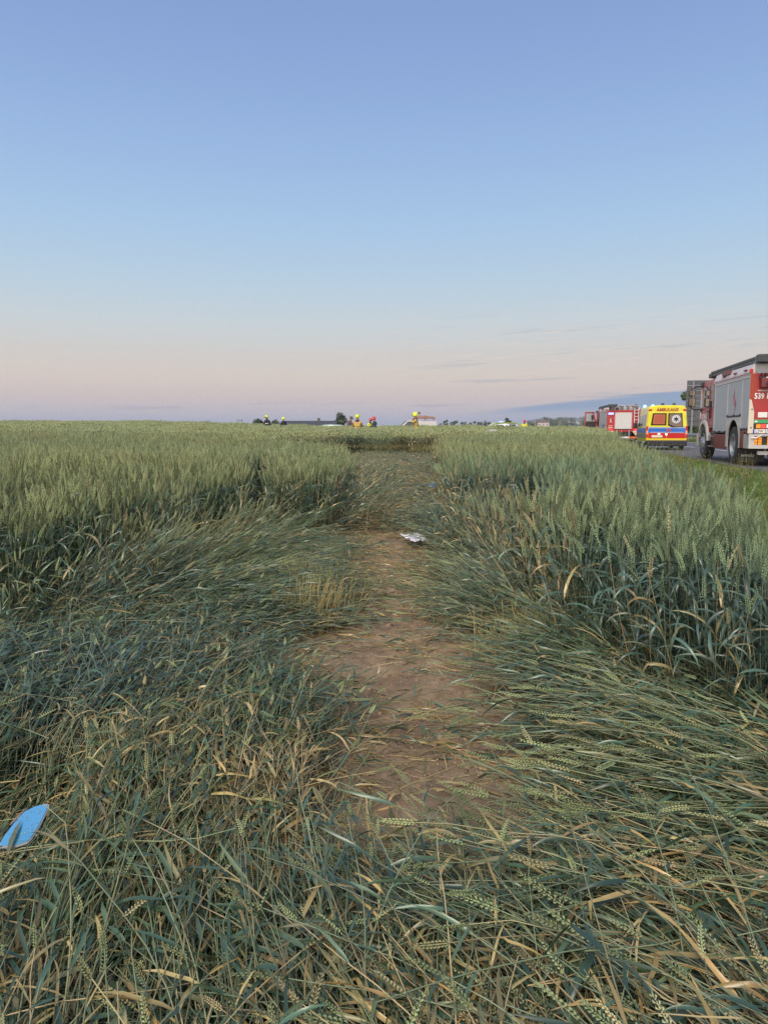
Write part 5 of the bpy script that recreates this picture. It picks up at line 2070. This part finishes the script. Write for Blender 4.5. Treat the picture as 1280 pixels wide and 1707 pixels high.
    for i in range(16):
        a0, a1 = 6.28318 * i / 16, 6.28318 * (i + 1) / 16
        pts = []
        for a, r in ((a0, .135), (a1, .135), (a1, .175), (a0, .175)):
            yy = math.cos(a) * r * (1.12 if math.cos(a) < 0 else 1.05)
            pts.append(bm.verts.new(hc + Vector((math.sin(a) * r * .92, yy - .01, -.035 - (.035 if math.cos(a) < 0 else .0) * abs(math.cos(a)))) * k))
        bm.faces.new(pts)
    hl = fin('helmet', bm, helmetm, t, smooth=True)
    bm = bmesh.new()
    bx(bm, hc.x - .011, hc.x + .011, hc.y - .15 * k, hc.y + .12 * k, hc.z + .155 * k, hc.z + .185 * k, bev=.008)
    fin('helmet_crest', bm, helmetm, hl)
    bm = bmesh.new()
    bx(bm, hc.x - .085 * k, hc.x + .085 * k, hc.y + .135 * k, hc.y + .15 * k, hc.z - .01 * k, hc.z + .055 * k, bev=.006)
    fin('visor', bm, GLASS, hl)
    if trim:
        # reflective bands wrapped round the jacket
        bm = bmesh.new()
        for z, rx, ry, yo in ((1.0, .178, .142, 0), (1.22, .192, .146, fw * .3)):
            n = 20
            for i in range(n):
                a0, a1 = 6.28318 * i / n, 6.28318 * (i + 1) / n
                bm.faces.new([bm.verts.new(Vector((math.sin(a) * rx, math.cos(a) * ry + yo, z + dz_)) * k) for a, dz_ in ((a0, 0), (a1, 0), (a1, .05), (a0, .05))])
        fin('reflective_band', bm, trim, t)
    bm = bmesh.new()
    n = 14
    cc = Vector(J['nck']) * k
    for i in range(n):
        a0, a1 = 6.28318 * i / n, 6.28318 * (i + 1) / n
        bm.faces.new([bm.verts.new(cc + Vector((math.sin(a) * r, math.cos(a) * r, z)) * k) for a, r, z in ((a0, .115, -.05), (a1, .115, -.05), (a1, .10, .055), (a0, .10, .055))])
    fin('collar', bm, BLK, t)
    return t


HY = mat('helmet_yellow', (.72, .80, .02), .25, coat=.4)
HR = mat('helmet_red', (.60, .03, .03), .25, coat=.4)
TAN = mat('tan_turnout', (.46, .29, .10), .75, vary=.15, vscale=12)
NAVY = mat('navy_turnout', (.022, .026, .040), .8, vary=.2, vscale=12)
VY = mat('vest_yellow', (.62, .60, .05), .6)
SILV = mat('silver_reflective', (.62, .62, .60), .35)
DRK = mat('dark_trousers', (.03, .03, .035), .85)


def put(px, y, top_py, **kw):
    """stand a person on the ground where they are seen"""
    x = at_px(px, y)
    return (x, y, gz(x, y))


P_TAN = put(596, 40, 0)
person(P_TAN, math.radians(8), 'firefighter in tan jacket and yellow helmet, seen from behind at the end of the track', TAN, TAN, HY, h=1.74, trim=VY, arms='front')
person(put(448, 50, 0), math.radians(200), 'left of the two firefighters in dark jackets and yellow helmets', NAVY, DRK, HY, h=1.66, trim=SILV, arms='down', lean=.2)
person(put(474, 53, 0), math.radians(-30), 'right of the two firefighters in dark jackets and yellow helmets', NAVY, DRK, HY, h=1.56, trim=None)
person(put(579, 55, 0), math.radians(60), 'person in dark clothes bending beside the firefighter in tan', mat('dark_brown_jacket', (.10, .06, .055), .8, vary=.4, vscale=20), DRK, mat('helmet_dark', (.12, .08, .07), .4), h=1.66, lean=.5, arms='front')
person(put(616, 52, 0), math.radians(150), 'person in yellow vest and red helmet behind the track end', VY, DRK, HR, h=1.52, lean=.2, arms='front')
person(put(627, 47, 0), math.radians(250), 'person in black jacket and red helmet beside the yellow vest', NAVY, DRK, HR, h=1.62, trim=SILV, lean=.2, arms='front')
person(put(694, 42, 0), math.radians(-75), 'firefighter in tan jacket and yellow helmet standing before the white van', TAN, TAN, HY, h=1.84, trim=VY, arms='head', lean=.1)
person(put(872, 56, 0), math.radians(20), 'person in yellow vest and red helmet right of the patrol car', VY, DRK, HR, h=1.50, arms='down')

# ------------------------------------------------------------------ trees, buildings and roadside
def leaf_mat(name, c1, c2):
    m = bpy.data.materials.new(name)
    m.use_nodes = True
    T = NT(m.node_tree)
    b = T.n['Principled BSDF']
    g = T.add('ShaderNodeNewGeometry')
    r = g.outputs['Random Per Island']
    T.link(T.mix(r, c1, c2), b.inputs['Base Color'])
    b.inputs['Roughness'].default_value = .6
    return m


LEAFD = leaf_mat('tree_leaves_dark', (.035, .055, .028), (.07, .10, .04))
LEAFM = leaf_mat('tree_leaves_mid', (.05, .08, .035), (.09, .13, .05))
BARK = mat('bark', (.09, .07, .055), .9, vary=.3)


def tree(x, y, z, h, r, label, name='tree', leafm=LEAFD, leaves=900, seed=1, trunk=.22, ls=.3, group=None, cat='tree'):
    rn = random.Random(seed)
    t = thing(name, label, cat, (x, y, z), rn.uniform(0, 6), group)
    bm = bmesh.new()
    ch = h * (1 - trunk)
    cz = h * trunk
    cyl(bm, (0, 0, -.3), (0, 0, h * .55), .035 * h, .018 * h, 7)
    lobes = []
    nl = 9
    for i in range(nl):
        a = rn.uniform(0, 6.28)
        rr = r * rn.uniform(.15, .68)
        zz = cz + ch * rn.uniform(.22, .78)
        lr = r * rn.uniform(.30, .52)
        fz = min(1.0, ch / (2 * r) * 1.1)
        zz = max(cz + lr * fz * .8, min(h - lr * fz * .95, zz))
        lobes.append((Vector((math.cos(a) * rr, math.sin(a) * rr, zz)), lr, fz))
        cyl(bm, (0, 0, h * rn.uniform(.25, .5)), lobes[-1][0], .012 * h, .004 * h, 5)
    lobes.append((Vector((0, 0, h - r * .45)), r * .45, 1.0))
    fin('trunk', bm, BARK, t)
    v, f = [], []
    for i in range(leaves):
        c, lr, fz = lobes[rn.randrange(len(lobes))]
        d = Vector((rn.gauss(0, 1), rn.gauss(0, 1), rn.gauss(0, 1))).normalized()
        p = c + Vector((d.x, d.y, d.z * fz)) * lr * (rn.uniform(.55, 1.08))
        s = ls * rn.uniform(.5, 1.2)
        u = Vector((rn.gauss(0, 1), rn.gauss(0, 1), rn.gauss(0, .7))).normalized()
        w = u.cross(d + Vector((.01, .02, .03))).normalized()
        k = len(v)
        v += [p - u * s, p + w * s * .6, p + u * s, p - w * s * .6]
        f.append((k, k + 1, k + 2, k + 3))
    new_mesh_obj('crown', [tuple(q) for q in v], np.array(f), leafm, parent=t)
    return t


def tz(py, y):
    """height seen at picture row py at distance y"""
    return EYE + (716.0 - py) / 1219.0 * y


def tree_at(px, y, top_py, w_px, label, seed, **kw):
    x = at_px(px, y)
    z = gz(x, y)
    return tree(x, y, z, tz(top_py, y) - z, w_px / 2 / 1219 * y, label, seed=seed, **kw)


tree_at(567, 210, 687, 30, 'round dark tree at the right end of the dark barn', 3, leaves=1500, ls=.32)
tree_at(430, 215, 697, 26, 'broad dark tree behind the two firefighters in dark jackets', 4, leaves=1100, ls=.35, trunk=.15)
tree_at(462, 230, 699, 24, 'low dark tree at the left end of the barn', 5, leaves=900, ls=.35, trunk=.15)
for i, (px, tp, w, lab) in enumerate(((184, 703, 12, 'smallest lone tree on the left skyline'), (240, 705, 14, 'left one of a joined pair of trees on the left skyline'), (256, 704, 18, 'right one of a joined pair of trees on the left skyline'), (297, 703, 20, 'tallest of the skyline trees left of the pole'), (334, 707, 20, 'flat low tree on the skyline between the tall one and the pole'), (357, 707, 12, 'small round tree on the skyline left of the pole'), (382, 706, 10, 'tree just left of the utility pole'), (392, 707, 7, 'tiny tree touching the left of the utility pole'))):
    tree_at(px, 330, tp, w, lab, 20 + i, leaves=420, ls=.55, trunk=.1, group='trees along the left skyline')
ORD = ['first', 'second', 'third', 'fourth', 'fifth', 'sixth', 'seventh', 'eighth', 'ninth', 'tenth', 'eleventh', 'twelfth', 'thirteenth', 'fourteenth', 'fifteenth']
for i in range(15):
    px = 733 + i * 5.7
    tp = [705, 702, 700, 703, 702, 701, 704, 703, 706, 704, 702, 703, 704, 702, 703][i]
    tree_at(px + [0, 1, -1, 2, 0, -2, 1, 0, 2, -1, 0, 1, -1, 0, 1][i], 520, tp, [13, 9, 8, 14, 10, 12, 9, 15, 8, 13, 9, 12, 9, 14, 11][i], ORD[i] + ' tree from the left in the row right of the white van', 50 + i, leaves=420, ls=.7, trunk=.02, leafm=LEAFM, group='tree row right of the white van')
tree_at(843, 150, 696.5, 13, 'small dark tree top showing behind the patrol car', 70, leaves=500, ls=.22)
tree_at(886, 260, 705, 14, 'low bush right of the red-helmeted person', 71, leaves=400, ls=.4, trunk=.05, name='bush', cat='bush')
tree_at(1138, 98, 652, 38, 'green tree standing left of the tall grey sign', 72, leaves=3200, ls=.20, leafm=LEAFM, trunk=.06)
tree_at(1160, 110, 690, 60, 'low bush under the tall grey sign', 73, leaves=1500, ls=.25, trunk=.05, leafm=LEAFM, name='bush', cat='bush')
tree_at(1200, 130, 680, 60, 'broad tree hidden behind the near fire engine', 74, leaves=1200, ls=.3, trunk=.1, leafm=LEAFM)


def house(px, y, w, d, h, label, wallm, roofm, rz=0.2, name='house', z=None, roof=.35, cat='house', windows=3, group=None):
    x = at_px(px, y)
    z = gz(x, y) if z is None else z
    t = thing(name, label, cat, (x, y, z), rz, group)
    box('wall', (-w / 2, w / 2, -d / 2, d / 2, -.5, h), wallm, t)
    rh = d * roof
    bm = bmesh.new()
    prism(bm, [(-d / 2 - .4, h), (0, h + rh), (d / 2 + .4, h), (d / 2 + .4, h + .02), (0, h + rh + .25), (-d / 2 - .4, h + .25)][:0] or [(-d / 2 - .4, h - .05), (d / 2 + .4, h - .05), (0, h + rh)], -w / 2 - .3, w / 2 + .3, 'x')
    r = fin('roof', bm, roofm, t)
    box('chimney' if name == 'house' else 'roof_vent', (w * .15, w * .15 + .7, -.35, .35, h + rh * .5, h + rh + .7), mat('chimney_grey', (.10, .095, .09), .8), r)
    for i in range(windows):
        xx = -w / 2 + w * (i + .5) / windows
        wn = box('window', (xx - w * .07, xx + w * .07, -d / 2 - .03, -d / 2 + .01, h * .35, h * .75), WHT, t)
        box('pane', (xx - w * .055, xx + w * .055, -d / 2 - .05, -d / 2 - .035, h * .39, h * .71), GLASS, wn)
    return t


DKROOF = mat('dark_slate_roof', (.045, .05, .06), .7, vary=.15, vscale=.5)
CREAM = mat('cream_render', (.50, .46, .40), .8, vary=.08)
WALLW = mat('white_render', (.62, .61, .58), .8, vary=.06)
TILE = mat('red_tile_roof', (.13, .07, .055), .8, vary=.2)
GROOF = mat('grey_roof', (.14, .14, .15), .7, vary=.2)
hb = house(517, 190, 13.5, 10, 1.4, 'long dark-roofed barn on the skyline left of the round tree', mat('dark_boarding', (.07, .065, .06), .8, vary=.2), DKROOF, 0.02, 'barn', z=tz(701.5, 190) - 1.4 - 3.4, roof=.34, cat='barn', windows=4)
rn = random.Random(5)
HL = ['cream house with grey roof low in the far valley', 'small white house at the foot of the far hillside', 'pale house with red tiled roof on the far hillside']
spec = [(884, 1150, 712.5), (898, 1250, 709), (905, 1050, 713), (914, 1350, 706), (921, 1200, 709.5), (929, 1400, 704.5), (934, 1150, 710), (941, 1300, 706), (947, 1450, 703), (953, 1250, 707), (959, 1480, 702), (964, 1300, 705.5), (891, 1450, 706.5), (968, 1150, 709)]
HLAB = ['white house lowest in the far valley, just right of the red-helmeted person', 'cream house above the low bush on the far hillside', 'red-roofed house at the valley floor left of the open truck door', 'small cream house high on the left of the village', 'white house in the middle of the far hillside', 'cream house on the ridge above the village', 'red-roofed house near the foot of the far hillside', 'white house halfway up the village slope', 'cream house with red roof on the ridge', 'long white house right of the village centre', 'topmost house of the village, by the open truck door', 'cream house close to the open truck door', 'leftmost house on the far ridge', 'white house low beside the open truck door']
for i, (px, y, py) in enumerate(spec):
    w = rn.uniform(9, 17)
    house(px, y, w, rn.uniform(8, 11), rn.uniform(3.5, 6.5), HLAB[i], WALLW if i % 2 else CREAM, TILE if i in (2, 6, 8) else GROOF, rn.uniform(-.6, .6), group='houses of the far village')
v, f = [], []
for i in range(34):
    px = 880 + i * 3.0 + rn.uniform(-3, 3)
    y = rn.uniform(900, 1600)
    x = at_px(px, y)
    z = gz(x, y)
    hh, rr = rn.uniform(6, 13), rn.uniform(4, 10)
    for k in range(170):
        d = Vector((rn.gauss(0, 1), rn.gauss(0, 1), rn.gauss(0, 1))).normalized() * rn.uniform(.5, 1)
        q = Vector((x + d.x * rr, y + d.y * rr, z + hh * .5 + d.z * hh * .5))
        s = rn.uniform(.6, 1.6)
        u = Vector((rn.gauss(0, 1), rn.gauss(0, 1), rn.gauss(0, .7))).normalized()
        w = u.cross(d).normalized()
        j = len(v)
        v += [tuple(q - u * s), tuple(q + w * s * .6), tuple(q + u * s), tuple(q - w * s * .6)]
        f.append((j, j + 1, j + 2, j + 3))
fw_ = new_mesh_obj('distant_woodland', v, np.array(f), LEAFM)
fw_['kind'] = 'stuff'

# H-shaped power pole
Yp = 330
t = thing('utility_pole', 'H-shaped utility pole on the skyline left of the dark trees', 'utility pole', (at_px(402, Yp), Yp, gz(at_px(402, Yp), Yp)))
zt = tz(699.5, Yp) - gz(at_px(402, Yp), Yp)
for s in (-1, 1):
    bm = bmesh.new()
    cyl(bm, (s * .75, 0, -.5), (s * .75, 0, zt), .17, .12, 8)
    fin('pole', bm, mat('weathered_pole', (.16, .14, .13), .8), t)
box('crossarm', (-1.4, 1.4, -.1, .1, zt - .5, zt - .25), mat('weathered_pole', (.16, .14, .13), .8), t)
for x in (-1.2, 0, 1.2):
    bm = bmesh.new()
    cyl(bm, (x, 0, zt - .25), (x, 0, zt + .05), .08, .06, 8)
    fin('insulator', bm, mat('insulator_brown', (.14, .07, .05), .4), t)

# big grey sign seen from behind
Ys = 72.0
xs = at_px(1138, Ys)
t = thing('road_sign', 'tall grey road sign seen from behind, between the ambulance and near fire engine', 'road sign', (xs, Ys, gz(xs + 2, Ys)), math.radians(-8))
zb0, zt0 = tz(711, Ys) - gz(xs + 2, Ys), tz(635.5, Ys) - gz(xs + 2, Ys)
npn = 9
for k in range(npn):
    za = zb0 + (zt0 - zb0) * k / npn
    zb_ = zb0 + (zt0 - zb0) * (k + 1) / npn
    bm = bmesh.new()
    bx(bm, -.05 if k < 7 else .0, 4.6, -.02 - .004 * (k % 2), .02, za + .015, zb_ - .015)
    bx(bm, -.03 if k < 7 else .02, 4.58, -.05, -.02, za + .02, za + .06)
    fin('panel', bm, GREY, t)
for x in (.55, 2.0, 3.6):
    bm = bmesh.new()
    bx(bm, x - .08, x + .08, .04, .07, -.5, zt0 - .1)
    bx(bm, x - .08, x + .08, -.16, -.12, -.5, zt0 - .1)
    bx(bm, x - .015, x + .015, -.12, .04, -.5, zt0 - .1)
    fin('post', bm, mat('galvanised_post', (.26, .27, .29), .5, .5, vary=.1), t)

# guard rail on the far side of the road
t = thing('guard_rail', 'grey steel guard rail along the far side of the road', 'guard rail', (0, 0, 0))
GALV = mat('galvanised_rail', (.34, .35, .37), .45, .6, vary=.1)
ysr = np.arange(30, 130, 4.0)
vv, ff = [], []
for y in np.arange(30, 130, 2.0):
    x = float(road_left(y)) + 8.0
    z = gz(x, y)
    for (dx_, dz_) in ((0, .45), (-.05, .50), (-.02, .60), (-.05, .70), (0, .75)):
        vv.append((x + dx_, y, z + dz_))
nr = len(vv) // 5
for i in range(nr - 1):
    for k in range(4):
        ff.append((i * 5 + k, i * 5 + k + 1, i * 5 + 5 + k + 1, i * 5 + 5 + k))
rail = new_mesh_obj('rail', vv, np.array(ff), GALV, parent=t)
sm = rail.modifiers.new('thick', 'SOLIDIFY')
sm.thickness = .006
for y in ysr:
    x = float(road_left(y)) + 8.06
    z = gz(x, y)
    bm = bmesh.new()
    bx(bm, x, x + .10, y - .05, y + .05, z - .2, z + .72)
    fin('rail_post', bm, GALV, t)

# ------------------------------------------------------------------ small things on the trampled ground
def crumple(name, label, cat, loc, w, d, amp, m, rz=0, seed=1, nx=14, ny=12, dome=0.0, group=None, tilt=(0, 0)):
    xs_ = np.linspace(-.5, .5, nx)
    X, Y = np.meshgrid(xs_, np.linspace(-.5, .5, ny))
    X2 = X + .08 * (fbm(X * 3 + seed, Y * 3, 2, seed) - .5)
    Y2 = Y + .10 * (fbm(X * 3, Y * 3 + seed, 2, seed + 3) - .5)
    ridge = np.abs(fbm(X * 4.3 + seed, Y * 4.3, 2, seed + 5) - .5) * 2 + np.abs(fbm(X * 9 + seed, Y * 9, 2, seed + 6) - .5)
    Z = amp * ridge + dome * np.clip(1 - (X * X + Y * Y) * 4, 0, 1) ** .6
    v = np.stack([X2.ravel() * w, Y2.ravel() * d, Z.ravel()], 1)
    i = np.arange(nx * ny).reshape(ny, nx)
    f = np.stack([i[:-1, :-1].ravel(), i[:-1, 1:].ravel(), i[1:, 1:].ravel(), i[1:, :-1].ravel()], 1)
    o = new_mesh_obj(name, v, f, m)
    s = o.modifiers.new('thick', 'SOLIDIFY')
    s.thickness = .001
    o.location = loc
    o.rotation_euler = (tilt[0], tilt[1], rz)
    return tag(o, label, cat, group)


def ground_at(px, py, lift=0.0):
    """point of the ground seen at a picture position"""
    u, v = (px - 640) / 1219.0, (853.5 - py) / 1219.0
    sp, cp = math.sin(PITCH), math.cos(PITCH)
    d = Vector((u, cp + v * sp, -sp + v * cp))
    t_ = .5
    for _ in range(4000):
        p = Vector((0, 0, EYE)) + d * t_
        if p.z < gz(p.x, p.y) + float(soil_bumps(p.x, p.y)) + lift:
            break
        t_ += .01
    return p


def paper_mat():
    m = bpy.data.materials.new('printed_paper')
    m.use_nodes = True
    T = NT(m.node_tree)
    b = T.n['Principled BSDF']
    pos = T.add('ShaderNodeTexCoord').outputs['Object']
    n = T.noise(pos, 55.0, 2.0)
    T.link(T.mix(T.maprange(n, .60, .66), (.80, .79, .84), (.50, .50, .60)), b.inputs['Base Color'])
    b.inputs['Roughness'].default_value = .6
    return m


p = ground_at(691, 905, .05)
crumple('paper_sheet', 'crumpled white printed paper lying on the straw of the track', 'paper', (p.x, p.y, p.z + .05), .25, .30, .05, paper_mat(), .5, 2, tilt=(.16, .05))
p = ground_at(718, 822, .06)
crumple('plastic_bag', 'small crumpled blue plastic bag beside the right wall of standing wheat', 'bag', (p.x, p.y, p.z + .06), .22, .28, .12, mat('blue_plastic', (.02, .10, .28), .25, spec=.7, vary=.4, vscale=14), .3, 5, dome=.07)
p = ground_at(719, 829, .03)
crumple('paper_scrap', 'pale scrap lying against the blue plastic bag', 'scrap', (p.x + .03, p.y - .12, p.z + .05), .10, .09, .04, mat('pale_scrap', (.45, .46, .56), .5), .9, 7, nx=8, ny=8, dome=.05)
x_ = at_px(818, 34)
crumple('plastic_sheet', 'pale crumpled sheet heaped in the wheat before the patrol car', 'plastic sheet', (x_, 34, gz(x_, 34) + .72), .78, .6, .16, mat('dull_white_sheet', (.42, .41, .37), .6, vary=.1), .2, 11, dome=.26)

# mirror glass from a car's wing mirror, blue tinted, lying on the flattened stems
p = ground_at(42, 1376, .26)
t = thing('mirror_glass', 'broken-off blue mirror glass lying on flattened wheat at the left edge', 'mirror glass', (p.x, p.y, p.z), 0)
t.rotation_euler = (math.radians(25), math.radians(-3), math.radians(4))
t.scale = (.86, .98, 1.0)
outl = [(-.062, -.058), (-.055, -.068), (.0, -.068), (.030, -.060), (.040, -.045), (.052, .0), (.060, .055), (.056, .068), (.045, .072), (.012, .066), (-.018, .050), (-.040, .012), (-.058, -.035)]
bm = bmesh.new()
prism(bm, [(x * 1.08, y * 1.08) for x, y in outl], -.006, -.001, 'z')
fin('backing', bm, mat('mirror_backing', (.30, .31, .32), .4), t, bevel=.001)
bm = bmesh.new()
prism(bm, outl, 0, .003, 'z')
mg = mat('blue_mirror', (.28, .78, 1.0), .22, .8)
fin('glass', bm, mg, t)
bm = bmesh.new()
prism(bm, [(-.052, .012), (-.044, .028), (-.020, .060), (-.012, .066), (-.036, .024), (-.050, .0)], .0035, .0042, 'z')
fin('dirt_edge', bm, mat('dirt_brown', (.16, .13, .10), .8), t)
bm = bmesh.new()
rn = random.Random(3)
for i in range(34):
    x, y = rn.uniform(-.045, .045), rn.uniform(-.05, .055)
    s = rn.uniform(.0006, .0016)
    bx(bm, x - s, x + s, y - s, y + s, .0032, .0038)
fin('dirt_specks', bm, mat('dirt_brown', (.16, .13, .10), .8), t)
P_ = P()
P_.cur = .3
P_.leaf([(-.012, -.10, .004), (-.012, -.06, .010), (-.010, -.02, .010), (-.008, .01, .006)], .016, 1, (1, 0, 0), .3, .1)
lf = new_mesh_obj('fallen_leaf', P_.v, P_.f, [mat('dull_leaf', (.10, .12, .07), .5)])
lf.location = p + Vector((-.004, 0, .006))
lf.rotation_euler = t.rotation_euler
tag(lf, 'narrow dull green leaf blade lying across the blue mirror glass', 'leaf')


def stone(px, py, s, label, seed):
    p = ground_at(px, py)
    bm = bmesh.new()
    bmesh.ops.create_icosphere(bm, subdivisions=3, radius=1)
    r_ = np.random.RandomState(seed)
    ph = r_.rand(3) * 10
    for v in bm.verts:
        c = v.co
        n = float(fbm(c.x * 1.3 + ph[0], c.y * 1.3 + ph[1] + c.z * .9, 3, seed))
        v.co = c * (.75 + .5 * n)
        v.co.z *= .6
        v.co *= s
    o = fin('stone', bm, mat('field_stone', (.30, .25, .20), .8, bump=.3, bscale=120, vary=.2, vscale=40), None, smooth=True)
    o.location = (p.x, p.y, p.z + s * .2)
    return tag(o, label, 'stone')


stone(732, 1227, .018, 'largest pale stone, lying on the bare soil at right', 1)
stone(702, 1240, .010, 'small stone on the soil left of the largest stone', 2)
stone(622, 1132, .010, 'small pale stone by the upright bit of straw on bare soil', 3)
stone(655, 1180, .009, 'tiny stone in the middle of the bare soil', 4)
stone(600, 1260, .012, 'brown stone at the left margin of the bare soil', 6)


def tuft(name, label, cat, x, y, n, h, spread, mats_, seed, w=(.003, .005), droop=(.1, .5), tilt=(0, 0)):
    rn = random.Random(seed)
    p = P()
    for k in range(n):
        q = (rn.gauss(0, spread), rn.gauss(0, spread * .6), 0)
        a = rn.uniform(0, 6.28)
        p.cur = rn.random()
        if name == 'straw_tuft' and rn.random() < .65:
            L = h * rn.uniform(.25, 1.0)
            e = (q[0] + rn.gauss(0, .07) + tilt[0] * L, q[1] + rn.gauss(0, .08) + tilt[1] * L, L)
            mdl = ((q[0] + e[0]) / 2 + rn.gauss(0, .008), (q[1] + e[1]) / 2, L * .5)
            p.tube([q, mdl, e], .0022, .0016, 0, 4)
        else:
            arc_leaf(p, rn, q, (math.cos(a), math.sin(a), 0), (0, 0, 1), h * rn.uniform(.6, 1.1), rn.uniform(*droop), rn.uniform(*w), 0, 7)
    o = new_mesh_obj(name, p.v, p.f, mats_)
    o.location = (x, y, gz(x, y) + float(soil_bumps(x, y)) - .01)
    return tag(o, label, cat)


def island_mat(name, c1, c2, rough=.6):
    m = bpy.data.materials.new(name)
    m.use_nodes = True
    T = NT(m.node_tree)
    b = T.n['Principled BSDF']
    g = T.add('ShaderNodeNewGeometry')
    T.link(T.mix(g.outputs['Random Per Island'], c1, c2), b.inputs['Base Color'])
    b.inputs['Roughness'].default_value = rough
    return m


GOLD = island_mat('golden_straw', (.50, .37, .15), (.20, .22, .09))
FRESH = island_mat('fresh_green', (.13, .22, .04), (.08, .16, .04))
p = ground_at(530, 1048)
tuft('straw_tuft', 'golden standing straw stubble left of the bare soil', 'straw tuft', p.x - .04, p.y, 300, .40, .12, [GOLD], 4, tilt=(.15, .15))
p = ground_at(512, 1010)
tuft('straw_tuft', 'paler greenish straw stubble just behind the golden one at left', 'straw tuft', p.x, p.y + .2, 160, .36, .13, [GOLD], 5, tilt=(-.1, .1))
p = ground_at(868, 1100)
tuft('straw_tuft', 'golden green straw stubble right of the bare soil', 'straw tuft', p.x, p.y, 170, .36, .12, [GOLD], 6, tilt=(-.1, .1))
p = ground_at(590, 1480)
tuft('straw_tuft', 'thin upright yellow stalks nearest the viewer', 'straw tuft', p.x, p.y, 34, .26, .05, [island_mat('yellow_stalk', (.34, .30, .08), (.22, .26, .08))], 7)
p = ground_at(520, 1700)
tuft('straw_tuft', 'yellowed stubble at the bottom edge left of centre', 'straw tuft', p.x, p.y, 60, .24, .10, [GOLD], 8)
for i, (px, Yw, hh, lab) in enumerate(((1068, 7.2, 1.02, 'bright green weed rising above the wheat ears at right'), (1012, 8.0, .98, 'bright green weed left of the tallest one in the wheat'), (1240, 4.6, .90, 'bright green grass clump in the wheat near the right edge'), (1085, 19.0, 1.15, 'weed on the wheat edge in front of the ambulance'))):
    tuft('weed', lab, 'weed', at_px(px, Yw), Yw, 38, hh, .05, [FRESH], 30 + i, w=(.010, .018), droop=(.15, .9))
p = ground_at(712, 1181)
tuft('seedling', 'tiny green seedling on the bare soil', 'seedling', p.x, p.y, 9, .03, .008, [FRESH], 40, w=(.006, .010), droop=(.8, 1.6))
p = ground_at(630, 1122)
tuft('straw_stub', 'short pale stub of straw sticking up from the bare soil', 'straw stub', p.x, p.y, 3, .06, .003, [island_mat('pale_straw', (.55, .48, .34), (.45, .38, .25))], 41, w=(.006, .008), droop=(.0, .2))

# the air between here and the far hillside
def haze():
    m = bpy.data.materials.new('haze_air')
    m.use_nodes = True
    nt = m.node_tree
    nt.nodes.clear()
    out = nt.nodes.new('ShaderNodeOutputMaterial')
    pv = nt.nodes.new('ShaderNodeVolumePrincipled')
    pv.inputs['Color'].default_value = (.86, .90, .97, 1)
    pv.inputs['Density'].default_value = HAZE_D
    pv.inputs['Anisotropy'].default_value = .2
    nt.links.new(pv.outputs[0], out.inputs['Volume'])
    bm = bmesh.new()
    bx(bm, -1960, 1960, -1560, 2160, -12, 40)
    o = fin('haze', bm, m)
    o['kind'] = 'stuff'
    return o


HAZE_D = .0002
haze()
